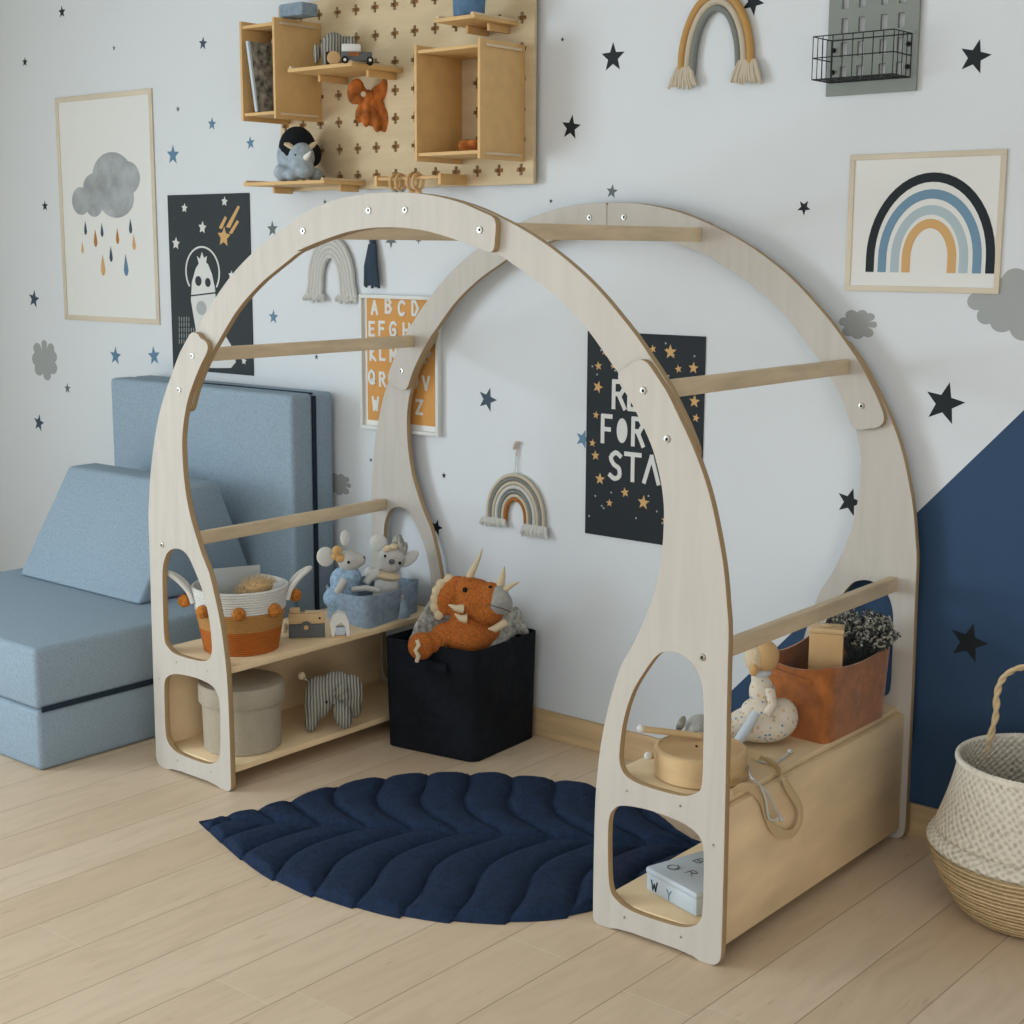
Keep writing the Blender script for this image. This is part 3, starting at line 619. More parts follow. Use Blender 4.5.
mb.poly([(-2.540+.019*math.cos(a*PI/12), .984+.036*math.sin(a*PI/12)) for a in range(24)], P, 0, .0007)
rel(mb.build('lettering', 'pw', smooth=False), t)
mb = MB()
for u, v, r in ((598.5, 366, 4.5), (598, 387, 6), (596, 415, 4), (592.5, 443, 4), (595.5, 455.5, 5), (600, 479, 6), (625, 492.5, 5), (609.5, 503, 4), (643.5, 502.5, 7), (670.5, 352, 7), (678.5, 369, 4), (693.5, 368, 5.5), (653, 349, 4), (694.5, 401.5, 6), (696, 418, 4), (620, 363, 3), (613, 366, 3), (605, 352, 4), (640, 345, 4), (690, 470, 5), (680, 505, 6), (665, 520, 4), (696, 520, 5)):
    x, z = wq(u, v, W-.004); rel(MB().poly(star2(x, z, r*.0031, R.uniform(-.3, .3)), P, 0, .0006).build('gold_star', 'gold', smooth=False), t)
mb = MB()
for k in range(46):
    x, z = R.uniform(x0+.012, x1-.012), R.uniform(z0+.03, z1-.02)
    if -2.63 < x < -2.3 and .83 < z < 1.15: continue
    mb.poly([(x+.003*math.cos(a), z+.003*math.sin(a)) for a in (0, 1.05, 2.1, 3.14, 4.2, 5.2)], P, 0, .0005)
rel(mb.build('dots', 'pg', smooth=False), t)
# space poster
x0, x1, z0, z1 = -4.625, -4.165, 1.05, 1.69
t = thing('space_poster', 'dark grey poster of a white figure in a space helmet, above the foam backrest', 'poster', ((x0+x1)/2, W, z0))
rel(MB().box((x0, W-.004, z0), (x1, W-.0005, z1)).build('print', 'space', smooth=False), t); yp = W-.004; P = PW(yp)
mb = MB()
def el(mb, u, v, ru, rv, P, h, yy, n=26, rot=0):
    x, z = wq(u, v, yy); a = abs(wq(u+ru, v, yy)[0]-x); b = abs(wq(u, v-rv, yy)[1]-z)
    c, s = math.cos(rot), math.sin(rot)
    mb.poly([(x+a*math.cos(q)*c-b*math.sin(q)*s, z+a*math.cos(q)*s+b*math.sin(q)*c) for q in [2*PI*i/n for i in range(n)]], P, 0, h)
def pl(mb, pts, P, h, yy): mb.poly([wq(a, b, yy) for a, b in pts], P, 0, h)
pl(mb, [(191, 300), (192, 282), (196, 268), (200, 262), (204, 261), (208, 264), (212, 274), (215, 288), (216, 300), (214, 315), (212, 330), (225, 335), (231, 345), (236, 362), (231, 368), (200, 368), (196, 330)], P, .0006, yp)
pl(mb, [(199, 264), (197, 256), (200, 259), (202, 252), (204, 258), (207, 256), (206, 264)], P, .0007, yp)
rel(mb.build('figure', 'pw', smooth=False), t)
mb = MB(); el(mb, 198.5, 281, 3.2, 5, P, .001, yp); el(mb, 208, 282.5, 2.8, 4.5, P, .001, yp); pl(mb, [(191, 295), (216, 292), (216, 293.5), (191, 296.5)], P, .0009, yp)
rel(mb.build('face_marks', 'space', smooth=False), t)
mb = MB(); el(mb, 201.5, 308, 5, 7, P, .0009, yp); rel(mb.build('suit_patch', 'pg', smooth=False), t)
x, z = wq(202.5, 272, yp); a = abs(wq(220, 272, yp)[0]-x); b = abs(wq(202.5, 246, yp)[1]-z)
mb = MB(); ring = [(x+a*math.cos(PI*(-.2+1.4*i/40)), z+b*math.sin(PI*(-.2+1.4*i/40))) for i in range(41)]; ri = [(x+(q-x)*.92, z+(w2-z)*.93) for q, w2 in ring]
mb.poly(ring+ri[::-1], P, 0, .0006); rel(mb.build('helmet', 'pw', smooth=False), t)
mb = MB()
for u, v, r in ((184.5, 208, 5), (224.5, 201.5, 5), (202.5, 227.5, 6.5), (176, 243.5, 6.5), (231.5, 275.5, 5), (244, 361, 4), (186, 352, 3)):
    x, z = wq(u, v, yp); mb.poly(star2(x, z, r*.0036, .1, .5), P, 0, .0006)
rel(mb.build('white_stars', 'pw', smooth=False), t)
mb = MB(); x, z = wq(224, 237, yp); mb.poly(star2(x, z, .037, .1, .48), P, 0, .0008)
for q in (([(219, 228), (225, 216), (227, 218), (222, 229)]), ([(226, 227), (238, 205.5), (240, 207), (230, 228)]), ([(229, 233), (237, 220), (239, 222), (232, 234)])): pl(mb, q, P, .0007, yp)
rel(mb.build('shooting_star', 'gold', smooth=False), t)
mb = MB()
for i, row in enumerate((5, 5, 7, 6, 4)):
    for j in range(row):
        x, z = wq(179+j*2.4, 319+i*5.6, yp); hh = .009; mb.poly([(x, z-hh*R.uniform(.5, 1)), (x+.0025, z-hh), (x+.004, z+hh*R.uniform(.3, 1)), (x+.0005, z+hh)], P, 0, .0005)
rel(mb.build('small_scribble', 'pg', smooth=False), t)
# alphabet picture
t, yp = framed('alphabet_picture', 'white framed amber print of white capital letters, behind the left rear arch leg', -3.605, -3.250, .908, 1.352, .012, 'framew', .022)
rel(MB().box((-3.579, yp-.0008, .938), (-3.272, yp, 1.340)).build('amber_print', 'amber', smooth=False), t)
P = PW(yp-.0008); mb = MB()
for row, zz, xs in (('ABCD', 1.292, (-3.555, -3.49, -3.43, -3.37)), ('EFGHIJ', 1.222, (-3.566, -3.52, -3.47, -3.41, -3.36, -3.32)), ('KLMNOP', 1.138, (-3.563, -3.518, -3.47, -3.42, -3.373, -3.318)), ('QRSTUV', 1.058, (-3.57, -3.52, -3.473, -3.425, -3.378, -3.325)), ('WXYZ', .972, (-3.555, -3.47, -3.41, -3.355))):
    for ch, xx in zip(row, xs): letter(mb, ch, xx, zz+(R.random()-.5)*.008, .026, .042, .0095, P, 0, .0006)
rel(mb.build('lettering', 'pw', smooth=False), t)
# ------------------------------------------------------------------ rope rainbows
def ropearch(mb, cx, cz, rx, rz, leg, r, y, lean=0):
    pts = [(cx-rx-lean, y, cz-leg)] + [(cx-rx*math.cos(PI*i/24), y, cz+rz*math.sin(PI*i/24)) for i in range(25)] + [(cx+rx+lean, y, cz-leg)]
    mb.tube(pts, r, 10)
def fringe(name, cx, ztop, zbot, w0, w1, y, m_, t, n=12, r=.005):
    mb = MB()
    for i in range(n):
        f = (i+.5)/n*2-1
        mb.tube([(cx+f*w0, y-abs(.3-f*.2)*.004, ztop), (cx+f*(w0+w1)/2+R.uniform(-.002, .002), y-.006-R.random()*.006, (ztop+zbot)/2), (cx+f*w1, y-.004-R.random()*.004, zbot+R.uniform(0, .012))], [r*.9, r*1.2, r*.8], 6)
    return rel(mb.build(name, m_), t)
cx = -2.248; t = thing('rope_rainbow', 'large mustard, cream and grey rope rainbow with cream tassels at the top of the wall', 'wall hanging', (cx, W, 1.88), 0, 'rope rainbows on the wall')
zc = 1.985
for rx, rz, mt, r in ((.108, .182, 'yarn_o', .0105), (.088, .162, 'yarn_c', .0095), (.070, .144, 'yarn_g', .009)):
    mb = MB(); ropearch(mb, cx-.003, zc, rx, rz, .025, r, W-.012, .003); rel(mb.build('rope', mt), t)
fringe('tassel', cx-.100, 1.985, 1.925, .024, .048, W-.014, 'yarn_c', t); fringe('tassel', cx+.098, 1.99, 1.925, .024, .050, W-.014, 'yarn_c', t)
cx = -2.936; t = thing('rope_rainbow', 'small beige, grey and rust rope rainbow with white fringe hanging low inside the arch', 'wall hanging', (cx, W, .62), 0, 'rope rainbows on the wall')
zc = .685
for rx, rz, mt, r in ((.113, .130, 'yarn_c', .006), (.101, .118, 'yarn_g', .006), (.089, .106, 'yarn_c', .006), (.076, .093, 'yarn_w', .0065), (.063, .079, 'yarn_g', .006), (.051, .066, 'yarn_c', .006), (.040, .054, 'yarn_r', .006)):
    mb = MB(); ropearch(mb, cx, zc, rx, rz, .018, r, W-.010); rel(mb.build('rope', mt), t)
fringe('tassel', cx-.082, .672, .642, .045, .058, W-.012, 'yarn_w', t, 18, .004); fringe('tassel', cx+.082, .668, .628, .045, .058, W-.012, 'yarn_w', t, 18, .004)
mb = MB().tube([(cx-.006, W-.008, .81), (cx-.001, W-.008, .87), (cx+.002, W-.008, .89)], .0012, 6).tube([(cx+.006, W-.008, .81), (cx+.007, W-.008, .87), (cx+.002, W-.008, .89)], .0012, 6); rel(mb.build('hanging_cord', 'yarn_w'), t)
mb = MB().tube([(cx-.008, W-.010, .895), (cx+.004, W-.012, .915), (cx+.014, W-.010, .918)], [.004, .007, .003], 8).tube([(cx, W-.008, .875), (cx+.004, W-.008, .90)], .003, 6); rel(mb.build('tip_bow', 'yarn_c'), t)
t = thing('wool_arch', 'off-white wool arch with curly fringe, right of the space poster under the front arch', 'wall hanging', (-3.74, W, 1.30), 0)
cx = -3.745
for i, (rx, rz) in enumerate(((.105, .175), (.090, .157), (.076, .140), (.062, .122), (.048, .104))):
    mb = MB(); ropearch(mb, cx, 1.385, rx, rz*.86, .045, .0085, W-.012, .012-.002*i); rel(mb.build('rope', 'yarn_w'), t)
fringe('fringe', cx-.08, 1.345, 1.318, .045, .055, W-.012, 'yarn_w', t, 14, .006); fringe('fringe', cx+.08, 1.345, 1.318, .045, .055, W-.012, 'yarn_w', t, 14, .006)
# navy tassel
x, z = wp(376, 262); t = thing('navy_tassel', 'dark navy yarn tassel hanging on the wall above the alphabet picture', 'tassel', (x, W, z-.09))
rel(MB().tube([(x, W-.008, z+.20), (x, W-.008, z+.075)], .0015, 6).build('cord', 'yarn_n'), t)
rel(MB().ell((x, W-.014, z+.068), (.013, .011, .014)).build('knot', 'yarn_n'), t)
fringe('skirt', x, z+.058, z-.085, .012, .034, W-.014, 'yarn_n', t, 12, .006)
# ------------------------------------------------------------------ grey wire board
gx0, gx1, gz0 = -1.92, -1.677, 1.884
t = thing('grey_wall_board', 'grey board with rows of small oblong holes on the upper right wall', 'wall board', ((gx0+gx1)/2, W, gz0))
hs = []
for row in range(5):
    for dx in (.052, .098, .158, .204):
        cx_, cz_ = gx0+dx-.007, gz0+.052+row*.058
        hs.append([(cx_+.0095*sx+.002*math.cos(q), cz_+.018*sz+.002*math.sin(q)) for sx, sz, q in ((-.8, -.9, 4), (.8, -.9, 5.3), (.8, .9, 1), (-.8, .9, 2.2))])
plate('board', [(gx0, gz0), (gx1, gz0), (gx1, gz0+.37), (gx0, gz0+.37)], hs, W-.012, .008, 'greymetal', None, .0005)
o = bpy.data.objects['board']; rel(o, t)
for zz in (gz0+.02, gz0+.35): rel(MB().box((gx0+.01, W-.0045, zz), (gx1-.01, W-.0003, zz+.01)).build('mount', 'greymetal'), t)
bx0, bx1, bz0, bz1, by0, by1 = gx0+.012, gx1-.016, 1.916, 2.018, 3.415, W-.013
t = thing('wire_basket', 'black wire basket hooked onto the grey wall board', 'basket', ((bx0+bx1)/2, by0, bz0))
mb = MB(); r = .0014
for zz in (bz0, (bz0+bz1)/2, bz1): mb.tube([(bx0, by1, zz), (bx0, by0, zz), (bx1, by0, zz), (bx1, by1, zz)], r, 6)
mb.tube([(bx0, by1, bz1), (bx1, by1, bz1)], r, 6).tube([(bx0, by1, bz0), (bx1, by1, bz0)], r, 6)
for i in range(9):
    x = bx0+(bx1-bx0)*i/8; mb.tube([(x, by0, bz1), (x, by0, bz0), (x, by1, bz0)], r*.9, 6)
for i in range(1, 5):
    y = by0+(by1-by0)*i/4
    for x in (bx0, bx1): mb.tube([(x, y, bz0), (x, y, bz1)], r*.9, 6)
    mb.tube([(bx0, y, bz0), (bx1, y, bz0)], r*.9, 6)
rel(mb.build('wire_grid', 'blackm'), t)
for x in (bx0+.002, bx1-.002):
    for zz in (bz0+.025, bz0+.078): rel(MB().ell((x+.005*(1 if x < -1.8 else -1), by1-.003, zz), (.006, .006, .006)).build('hook', 'blackm'), t)
# ------------------------------------------------------------------ pegboard
BX0, BX1, BZ0, BZ1, BY = -3.962, -2.858, 1.689, 2.293, 3.492
pb = thing('pegboard', 'birch pegboard with cross-shaped holes on the upper wall', 'pegboard', ((BX0+BX1)/2, W, BZ0))
hs = []
for i in range(13):
    for j in range(7):
        cx_, cz_ = -2.905-.086*i, 1.732+.086*j; a, b = .0058, .0165
        if cx_ < BX0+.02: continue
        hs.append([(cx_+p*a if abs(p) < 2 else cx_+math.copysign(b, p), cz_+q*a if abs(q) < 2 else cz_+math.copysign(b, q)) for p, q in ((-1, -1), (-1, -2), (1, -2), (1, -1), (2, -1), (2, 1), (1, 1), (1, 2), (-1, 2), (-1, 1), (-2, 1), (-2, -1))])
rel(MB().box((BX0+.002, BY+.0125, BZ0+.002), (BX1-.002, BY+.0155, BZ1-.002)).build('hole_shade_sheet', 'pegshade'), pb)  # added brown sheet standing in for shade inside the peg holes
o = plate('perforated_panel', [(BX0, BZ0), (BX1, BZ0), (BX1, BZ1), (BX0, BZ1)], hs, BY, .012, 'peg', None, .0006); rel(o, pb)
for x in (BX0+.03, BX1-.06): rel(MB().box((x, BY+.0157, BZ0+.02), (x+.03, W-.0005, BZ1-.02)).build('wall_batten', 'pegbox'), pb)
def pegbox(name, lb, x0, x1, z0, z1, y0=3.293, grp='birch boxes on the pegboard', back=False):
    t = thing(name, lb, 'wall box', ((x0+x1)/2, y0, z0), 0, grp); th = .010
    for x in (x0, x1-th): rel(MB().box((x, y0, z0-.014), (x+th, BY-.0005, z1+.014), .001).build('side_board', 'pegbox'), t)
    for z in (z0, z1-th): rel(MB().box((x0+th, y0+.004, z), (x1-th, BY-.0005, z+th), .001).build('shelf_board', 'pegbox'), t)
    for x, d in ((x0, -1), (x1-th, 1)):
        for z in (z0-.002, z1-.006): rel(MB().box((x+(th if d > 0 else -.006), y0+.02, z), (x+(th+.006 if d > 0 else 0), BY-.02, z+.008), .001).build('tenon', 'wood'), t)
    return t
pegbox('wall_box', 'open birch wall box on the right of the pegboard with only a rust cloth inside', -3.148, -2.891, 1.768, 2.070)
pegbox('wall_box', 'birch wall box at the left end of the pegboard holding picture books', -3.926, -3.757, 1.922, 2.205)
def pegshelf(lb, x0, x1, z, y0, grp='birch shelves on the pegboard'):
    t = thing('wall_shelf', lb, 'wall shelf', ((x0+x1)/2, y0, z), 0, grp)
    rel(MB().box((x0, y0, z-.011), (x1, BY-.0005, z), .001).build('shelf_board', 'pegbox'), t)
    rel(MB().box((x0+.005, y0+.001, z), (x0+.016, BY-.002, z+.007), .001).build('rail', 'wood'), t)
    rel(MB().box((x1-.016, y0+.001, z), (x1-.005, BY-.002, z+.007), .001).build('rail', 'wood'), t)
    for x in (x0+.03, x1-.04):
        rel(MB().box((x, y0+.10, z-.032), (x+.01, BY-.001, z-.0112), .001).build('bracket', 'pegbox'), t)
    return t
pegshelf('birch shelf on the pegboard carrying the corduroy elephant and toy car', -3.672, -3.385, 2.052, 3.27)
pegshelf('lowest birch shelf on the pegboard, under the plush rhino', -3.945, -3.557, 1.712, 3.31)
pegshelf('birch shelf at the top right of the pegboard under the blue pot', -3.072, -2.919, 2.152, 3.30)
t = thing('peg_rail', 'wooden rail with hanging wooden toys at the bottom of the pegboard', 'rail', (-3.26, 3.40, 1.70))
for x in (-3.395, -3.125): rel(MB().box((x-.006, 3.375, 1.690), (x+.006, BY-.0005, 1.722), .001).build('bracket', 'pegbox'), t)
rel(MB().tube([(-3.389, 3.385, 1.712), (-3.131, 3.385, 1.712)], .006, 10).build('dowel', 'tan'), t)
for u, mt, lb in ((398, 'blueplush', 'wooden ring toy with a grey end hanging left on the peg rail'), (415, 'tan', 'wooden ring toy hanging right on the peg rail')):
    x = on_y(u, 180, 3.385).x; t = thing('ring_toy', lb, 'toy', (x, 3.385, 1.66), 0, 'ring toys on the peg rail')
    for dx in (-.012, .012): rel(MB().tube([(x+dx+.003*math.cos(a), 3.385+.020*math.cos(a)-.0, 1.700+.024*math.sin(a)) for a in [2*PI*i/20 for i in range(20)]], .005, 8, closed=True).build('ring', 'tan'), t)
    rel(MB().ell((x-.012, 3.385, 1.664), (.014, .014, .014)).ell((x+.014, 3.385, 1.664), (.012, .012, .014)).build('beads', mt), t)
# ------------------------------------------------------------------ toys drawn in a local frame facing the camera
class Toy:
    def __init__(s, name, lb, cat, u, v, P, group=None):
        s.u, s.v = u, v; P = Vector(P); s.s = (P-CAM).dot(AF)/F; d = (P-CAM); s.a = math.atan2(d.x, d.y)
        s.t = thing(name, lb, cat, P, -s.a, group)
    def p(s, u, v, d=0): return Vector(((u-s.u)*s.s, d, -(v-s.v)*s.s))
    def ells(s, name, m_, L, vox=None, it=6):
        mb = MB()
        for e in L:
            u, v, d, ru, rd, rv = e[:6]; rot = e[6] if len(e) > 6 else 0
            mb.ell(s.p(u, v, d), (ru*s.s, rd*s.s, rv*s.s), (0, math.radians(rot), 0))
        o = mb.build(name, m_, s.t, ang=180)
        if vox: remesh(o, vox, it)
        return o
    def tube(s, name, m_, pts, r, n=10, **k):
        mb = MB(); mb.tube([s.p(*q) for q in pts], [x*s.s for x in r] if isinstance(r, (list, tuple)) else r*s.s, n, **k); return mb.build(name, m_, s.t, ang=60)
# rhino on low shelf
T1 = Toy('plush_rhino', 'grey-blue plush rhino with a black saddle patch on the lowest pegboard shelf', 'plush toy', 299, 177, (on_y(299, 176, 3.385).x, 3.385, 1.7125))
T1.ells('body', 'blueplush', [(297, 152, .015, 20, 20, 21), (283, 168, -.01, 9, 10, 9), (293, 170, -.03, 9, 10, 7), (315, 170, -.02, 8, 10, 7), (302, 154, -.045, 13, 12, 15), (305, 166, -.05, 10, 9, 9)], .004)
T1.ells('saddle', 'blackplush', [(298, 145, .012, 19, 22, 22.5), (313, 150, .012, 9, 16, 12)], .005)
T1.ells('cheek', 'blueplush', [(303, 154, -.052, 10.5, 10, 12)])
for q in ([(294, 145, -.05), (289, 142, -.055), (285, 141, -.055)], [(308, 146, -.05), (313, 142, -.055), (317, 139, -.05)]): T1.tube('ear', 'cream', q, [2.4, 2.6, 1.2])
T1.tube('horn', 'whitep', [(306, 155, -.085), (309, 152, -.1), (311, 149, -.108)], [3.4, 2.2, .6])
T1.ells('eye', 'dark', [(296, 152, -.078, 1, 1, 1)])
# elephant + car on the middle shelf
T2 = Toy('plush_elephant', 'striped grey corduroy elephant on the middle pegboard shelf', 'plush toy', 334, 60, (on_y(334, 59, 3.41).x, 3.41, 2.0525), 'corduroy elephants')
T2.ells('body', 'cord', [(334, 40, 0, 14, 12, 18), (348, 38, .01, 9, 10, 13), (330, 52, -.01, 6, 7, 8), (345, 53, 0, 6, 7, 7)], .005)
T2.ells('ear', 'cord', [(317, 43, 0, 3.5, 6, 10)]); T2.ells('ear', 'cord', [(352, 34, -.03, 4, 3, 7)])
T3 = Toy('toy_car', 'small grey wooden toy car with a white roof on the middle pegboard shelf', 'toy car', 357, 57, (on_y(357, 58, 3.30).x, 3.30, 2.0525))
mb = MB(); s = T3.s; mb.box(T3.p(342, 55.5, -.02), T3.p(372, 47, .02), .003); mb.build('car_body', 'greyp', T3.t)
mb = MB(); mb.box(T3.p(342, 47.2, -.016), T3.p(361, 39, .016), .006); mb.build('roof', 'whitep', T3.t)
mb = MB(); mb.box(T3.p(349, 51, -.0215), T3.p(359, 47.5, -.019)); mb.build('door_mark', 'rust', T3.t)
for u in (345, 370):
    for d in (-.022, .022):
        mb = MB(); q = Matrix.Rotation(PI/2, 3, 'X').to_quaternion(); mb.lathe([(0, .004), (.0045, .004), (.0045, -.004), (0, -.004)], T3.p(u, 55, d), 16, q); h = mb.build('wheel_hub', 'whitep')
        mb = MB(); mb.lathe([(.0045, .003), (.0105, .003), (.0105, -.003), (.0045, -.003), (.0045, .003)], T3.p(u, 55, d), 20, q); wv = mb.build('wheel', 'dark', T3.t); h.parent = wv
T4 = Toy('wooden_ball', 'tan wooden disc toy left of the toy car on the pegboard shelf', 'toy', 334, 58, (on_y(334, 58, 3.30).x, 3.30, 2.0525))
mb = MB(); mb.lathe([(0, .008), (.019, .008), (.021, .005), (.021, -.005), (.019, -.008), (0, -.008)], (0, 0, .0215), 24, Matrix.Rotation(PI/2, 3, 'X').to_quaternion()); mb.build('disc', 'tan', T4.t)
mb = MB(); mb.box((-.024, .009, .0), (.0, .015, .042), .002); mb.build('back_plate', 'dark', T4.t)
# rust bow hanging on the board
T5 = Toy('velvet_bow', 'rust velvet bow hanging on the pegboard below the middle shelf', 'bow', 371, 100, (on_y(371, 100, 3.465).x, 3.465, on_y(371, 100, 3.465).z))
T5.ells('loop', 'rustbow', [(356, 92, 0, 9, 5, 13, 12), (361, 96, 0, 9, 5, 9, 30)], .004, 3)
T5.ells('loop', 'rustbow', [(386, 87, 0, 7, 5, 14, 25), (378, 94, 0, 8, 5, 9, 20)], .004, 3)
T5.ells('tails', 'rustbow', [(363, 104, 0, 5, 3, 8, 15), (360, 113, -.004, 5, 3, 10, 12), (367, 106, -.006, 4, 4, 10), (366, 117, -.010, 4.5, 3.5, 10, 3), (374, 108, -.004, 4, 3.5, 11, -10), (376, 121, -.010, 5, 3.5, 11, -8), (381, 106, -.002, 4, 3, 10, -22), (387, 118, -.006, 5.5, 3.5, 12, -25), (384, 124, -.004, 6, 3, 8, -15), (371, 113, 0, 8, 3, 13), (381, 118, .002, 8, 3, 11, -15)], .0035, 2)
T5.tube('peg', 'wood', [(363.5, 95, -.022), (363.5, 95, .018)], 2.6); T5.ells('knot', 'rustbow', [(368, 96, -.006, 6, 5, 6)])
# blue pot, blue block, rust cloth, books
P0 = Vector((on_y(469, 12, 3.36).x, 3.36, 2.1525)); o = MB().lathe([(0, 0), (.040, 0), (.045, .004), (.049, .07), (.050, .075), (.045, .075), (.043, .01), (0, .01)], P0, 30).build('blue_pot', 'blueglaze'); tag(o, 'round blue pot on the top right pegboard shelf, cut by the top edge', 'pot')
P0 = on_y(297, 0, 3.36); o = MB().box((P0.x-.055, 3.33, 2.222), (P0.x+.055, 3.40, 2.262), .006).build('blue_cloth', 'fabb'); tag(o, 'folded pale blue cloth on top of the left wall box', 'cloth')
mb = MB(); c = Vector((-2.985, 3.40, 1.782))
for i in range(9): mb.ell((c.x+(R.random()-.5)*.07, c.y+(R.random()-.5)*.1, c.z+.008+R.random()*.010), (.045, .03, .012), (R.random()*.4, R.random()*.4, R.random()*3))
o = mb.build('rust_cloth', 'rustbow', ang=180); remesh(o, .004, 3); tag(o, 'crumpled rust cloth lying in the right wall box', 'cloth')
def coverbook(name, lb, corners, th, m_, grp):
    pass
pat = mat('book_cover_pattern', (96, 104, 108), .6, 0, 1, .5, 45, (1, 1, 1), col2=(168, 164, 154)); M['pat'] = pat
pat2 = mat('book_cover_grey', (120, 124, 126), .6, 0, 1, .4, 30, col2=(170, 160, 150)); M['pat2'] = pat2
# books: one leaning, sticking out to the left, two upright behind
t = thing('picture_book', 'picture book with pale spine leaning out of the left wall box', 'book', (-3.85, 3.33, 1.935), 0, 'books in the left wall box')
a = on_y(244, 36, 3.26); b = on_y(256, 107, 3.30)
for nm, m_, ya, yb in (('spine', 'lightblue', 3.262, 3.272), ('cover', 'pat', 3.2722, 3.46)):
    q = [(b.x, max(ya, 3.30) if nm == 'cover' else 3.295, 1.934), (b.x+.011, max(ya, 3.30) if nm == 'cover' else 3.295, 1.934), (b.x+.011, yb+.03, 1.934), (b.x, yb+.03, 1.934), (a.x+.004, ya, 2.150), (a.x+.015, ya, 2.150), (a.x+.015, yb, 2.150), (a.x+.004, yb, 2.150)]
    rel(MB().hexa(q, .0008).build(nm, m_), t)
x0, x1, zt = -3.850, -3.772, 2.165
t = thing('picture_book', 'patterned grey picture book facing out at the back of the left wall box', 'book', ((x0+x1)/2, 3.36, 1.933), 0, 'books in the left wall box')
rel(MB().box((x0, 3.36, 1.9325), (x1, 3.363, zt), .001).box((x0, 3.375, 1.9325), (x1, 3.378, zt), .001).build('cover', 'pat2'), t); rel(MB().box((x0+.002, 3.3632, 1.934), (x1-.002, 3.3748, zt-.003)).build('pages', 'paper'), t)
# ------------------------------------------------------------------ left shelf, upper
SZ, LZ = .3525, .0635
# rope basket
c = Vector((-3.336, 2.748, SZ)); RB = Vector((c.x, c.y, 0)); t = thing('rope_basket', 'coiled rope basket in white, tan and orange with pompoms on the left upper shelf', 'basket', c)
def coil(mb, c, r0, r1, z0, z1, n, rr=None, inner=True):
    h = (z1-z0)/n; prof = []
    for i in range(n):
        f = i/n; ra = r0+(r1-r0)*(i+.5)/n
        for k in range(5): q = PI*(k/4-.5); prof.append((ra+h*.5*math.cos(q), z0+h*(i+.5)+h*.5*math.sin(q)))
    ins = [(r1-h*.5, z1), (r0-h*.5, z0)]
    mb.lathe(prof+(ins if inner else []), c, 48)
cc = Vector((0, 0, 0)); HB = .190
for nm, m_, z0, z1, r0, r1, n in (('orange_band', 'rope_o', 0, .070, .104, .117, 10), ('ochre_band', 'rope_b', .070, .122, .117, .127, 8), ('white_band', 'rope_w', .122, HB, .127, .136, 9)):
    mb = MB(); coil(mb, cc, r0, r1, z0, z1, n); mb.build(nm, m_, t)
MB().lathe([(0, .002), (.104, .002), (.104, .006), (0, .006)], (0, 0, 0), 40).build('base', 'rope_t', t)
aa = math.atan2(c.x, c.y); e1 = Vector((math.cos(-aa), math.sin(-aa), 0)); e2 = Vector((-math.sin(-aa), math.cos(-aa), 0))
for k, (q, ) in enumerate(((-139,), (-92,), (-47,), (4,), (184,), (60,), (120,))):
    a = math.radians(q)-aa; ra = .140 if q not in (4, 184) else .158
    o = MB().ell((ra*math.cos(a), ra*math.sin(a), .132+(.016 if q in (4, 184) else 0)), .0195, n=18).build('pompom', 'pom', t)
for sg in (1, -1):
    a = e1*sg; base = a*.134; pts = []
    for f, up_, out in ((-1, .0, 0), (-.9, .03, .01), (-.75, .062, .035), (0, .085, .068), (.75, .062, .035), (.9, .03, .01), (1, .0, 0)):
        pts.append(tuple(base + e2*f*.034 + a*out + Vector((0, 0, HB-.045+up_))))
    MB().tube(cr(pts, 4), .0072, 8).build('handle', 'rope_w', t)
o = MB().hexa([tuple(RB+e1*x+e2*y+Vector((0, 0, z))) for x, y, z in ((-.06, .02, SZ+.02), (.055, .01, SZ+.02), (.055, .016, SZ+.02), (-.06, .026, SZ+.02), (-.075, .05, SZ+.225), (.06, .04, SZ+.235), (.06, .046, SZ+.235), (-.075, .056, SZ+.225))], .001).build('grey_booklet', 'pg'); tag(o, 'pale grey booklet standing in the rope basket', 'booklet')
# spiky massage ball / brush
cb = c + e1*.045 + e2*(-.01) + Vector((0, 0, .178)); t = thing('bristle_brush', 'tan brush with short pale bristles lying in the rope basket', 'brush', cb)
MB().ell((0, 0, 0), (.052, .036, .026), (0, -.25, -aa), n=18).build('brush_back', 'tan', t)
mb = MB()
for i in range(260):
    th = R.uniform(0, 2*PI); ph = math.acos(R.uniform(-.1, 1)); d = Vector((math.sin(ph)*math.cos(th), math.sin(ph)*math.sin(th), math.cos(ph))); p = Vector((d.x*.052, d.y*.036, d.z*.026)); p.rotate(Euler((0, -.25, -aa))); nrm = Vector((d.x/.052, d.y/.036, d.z/.026)).normalized(); nrm.rotate(Euler((0, -.25, -aa)))
    mb.tube([tuple(p), tuple(p+nrm*.013)], [.0011, .0006], 4)
mb.build('bristles', 'cream', t)
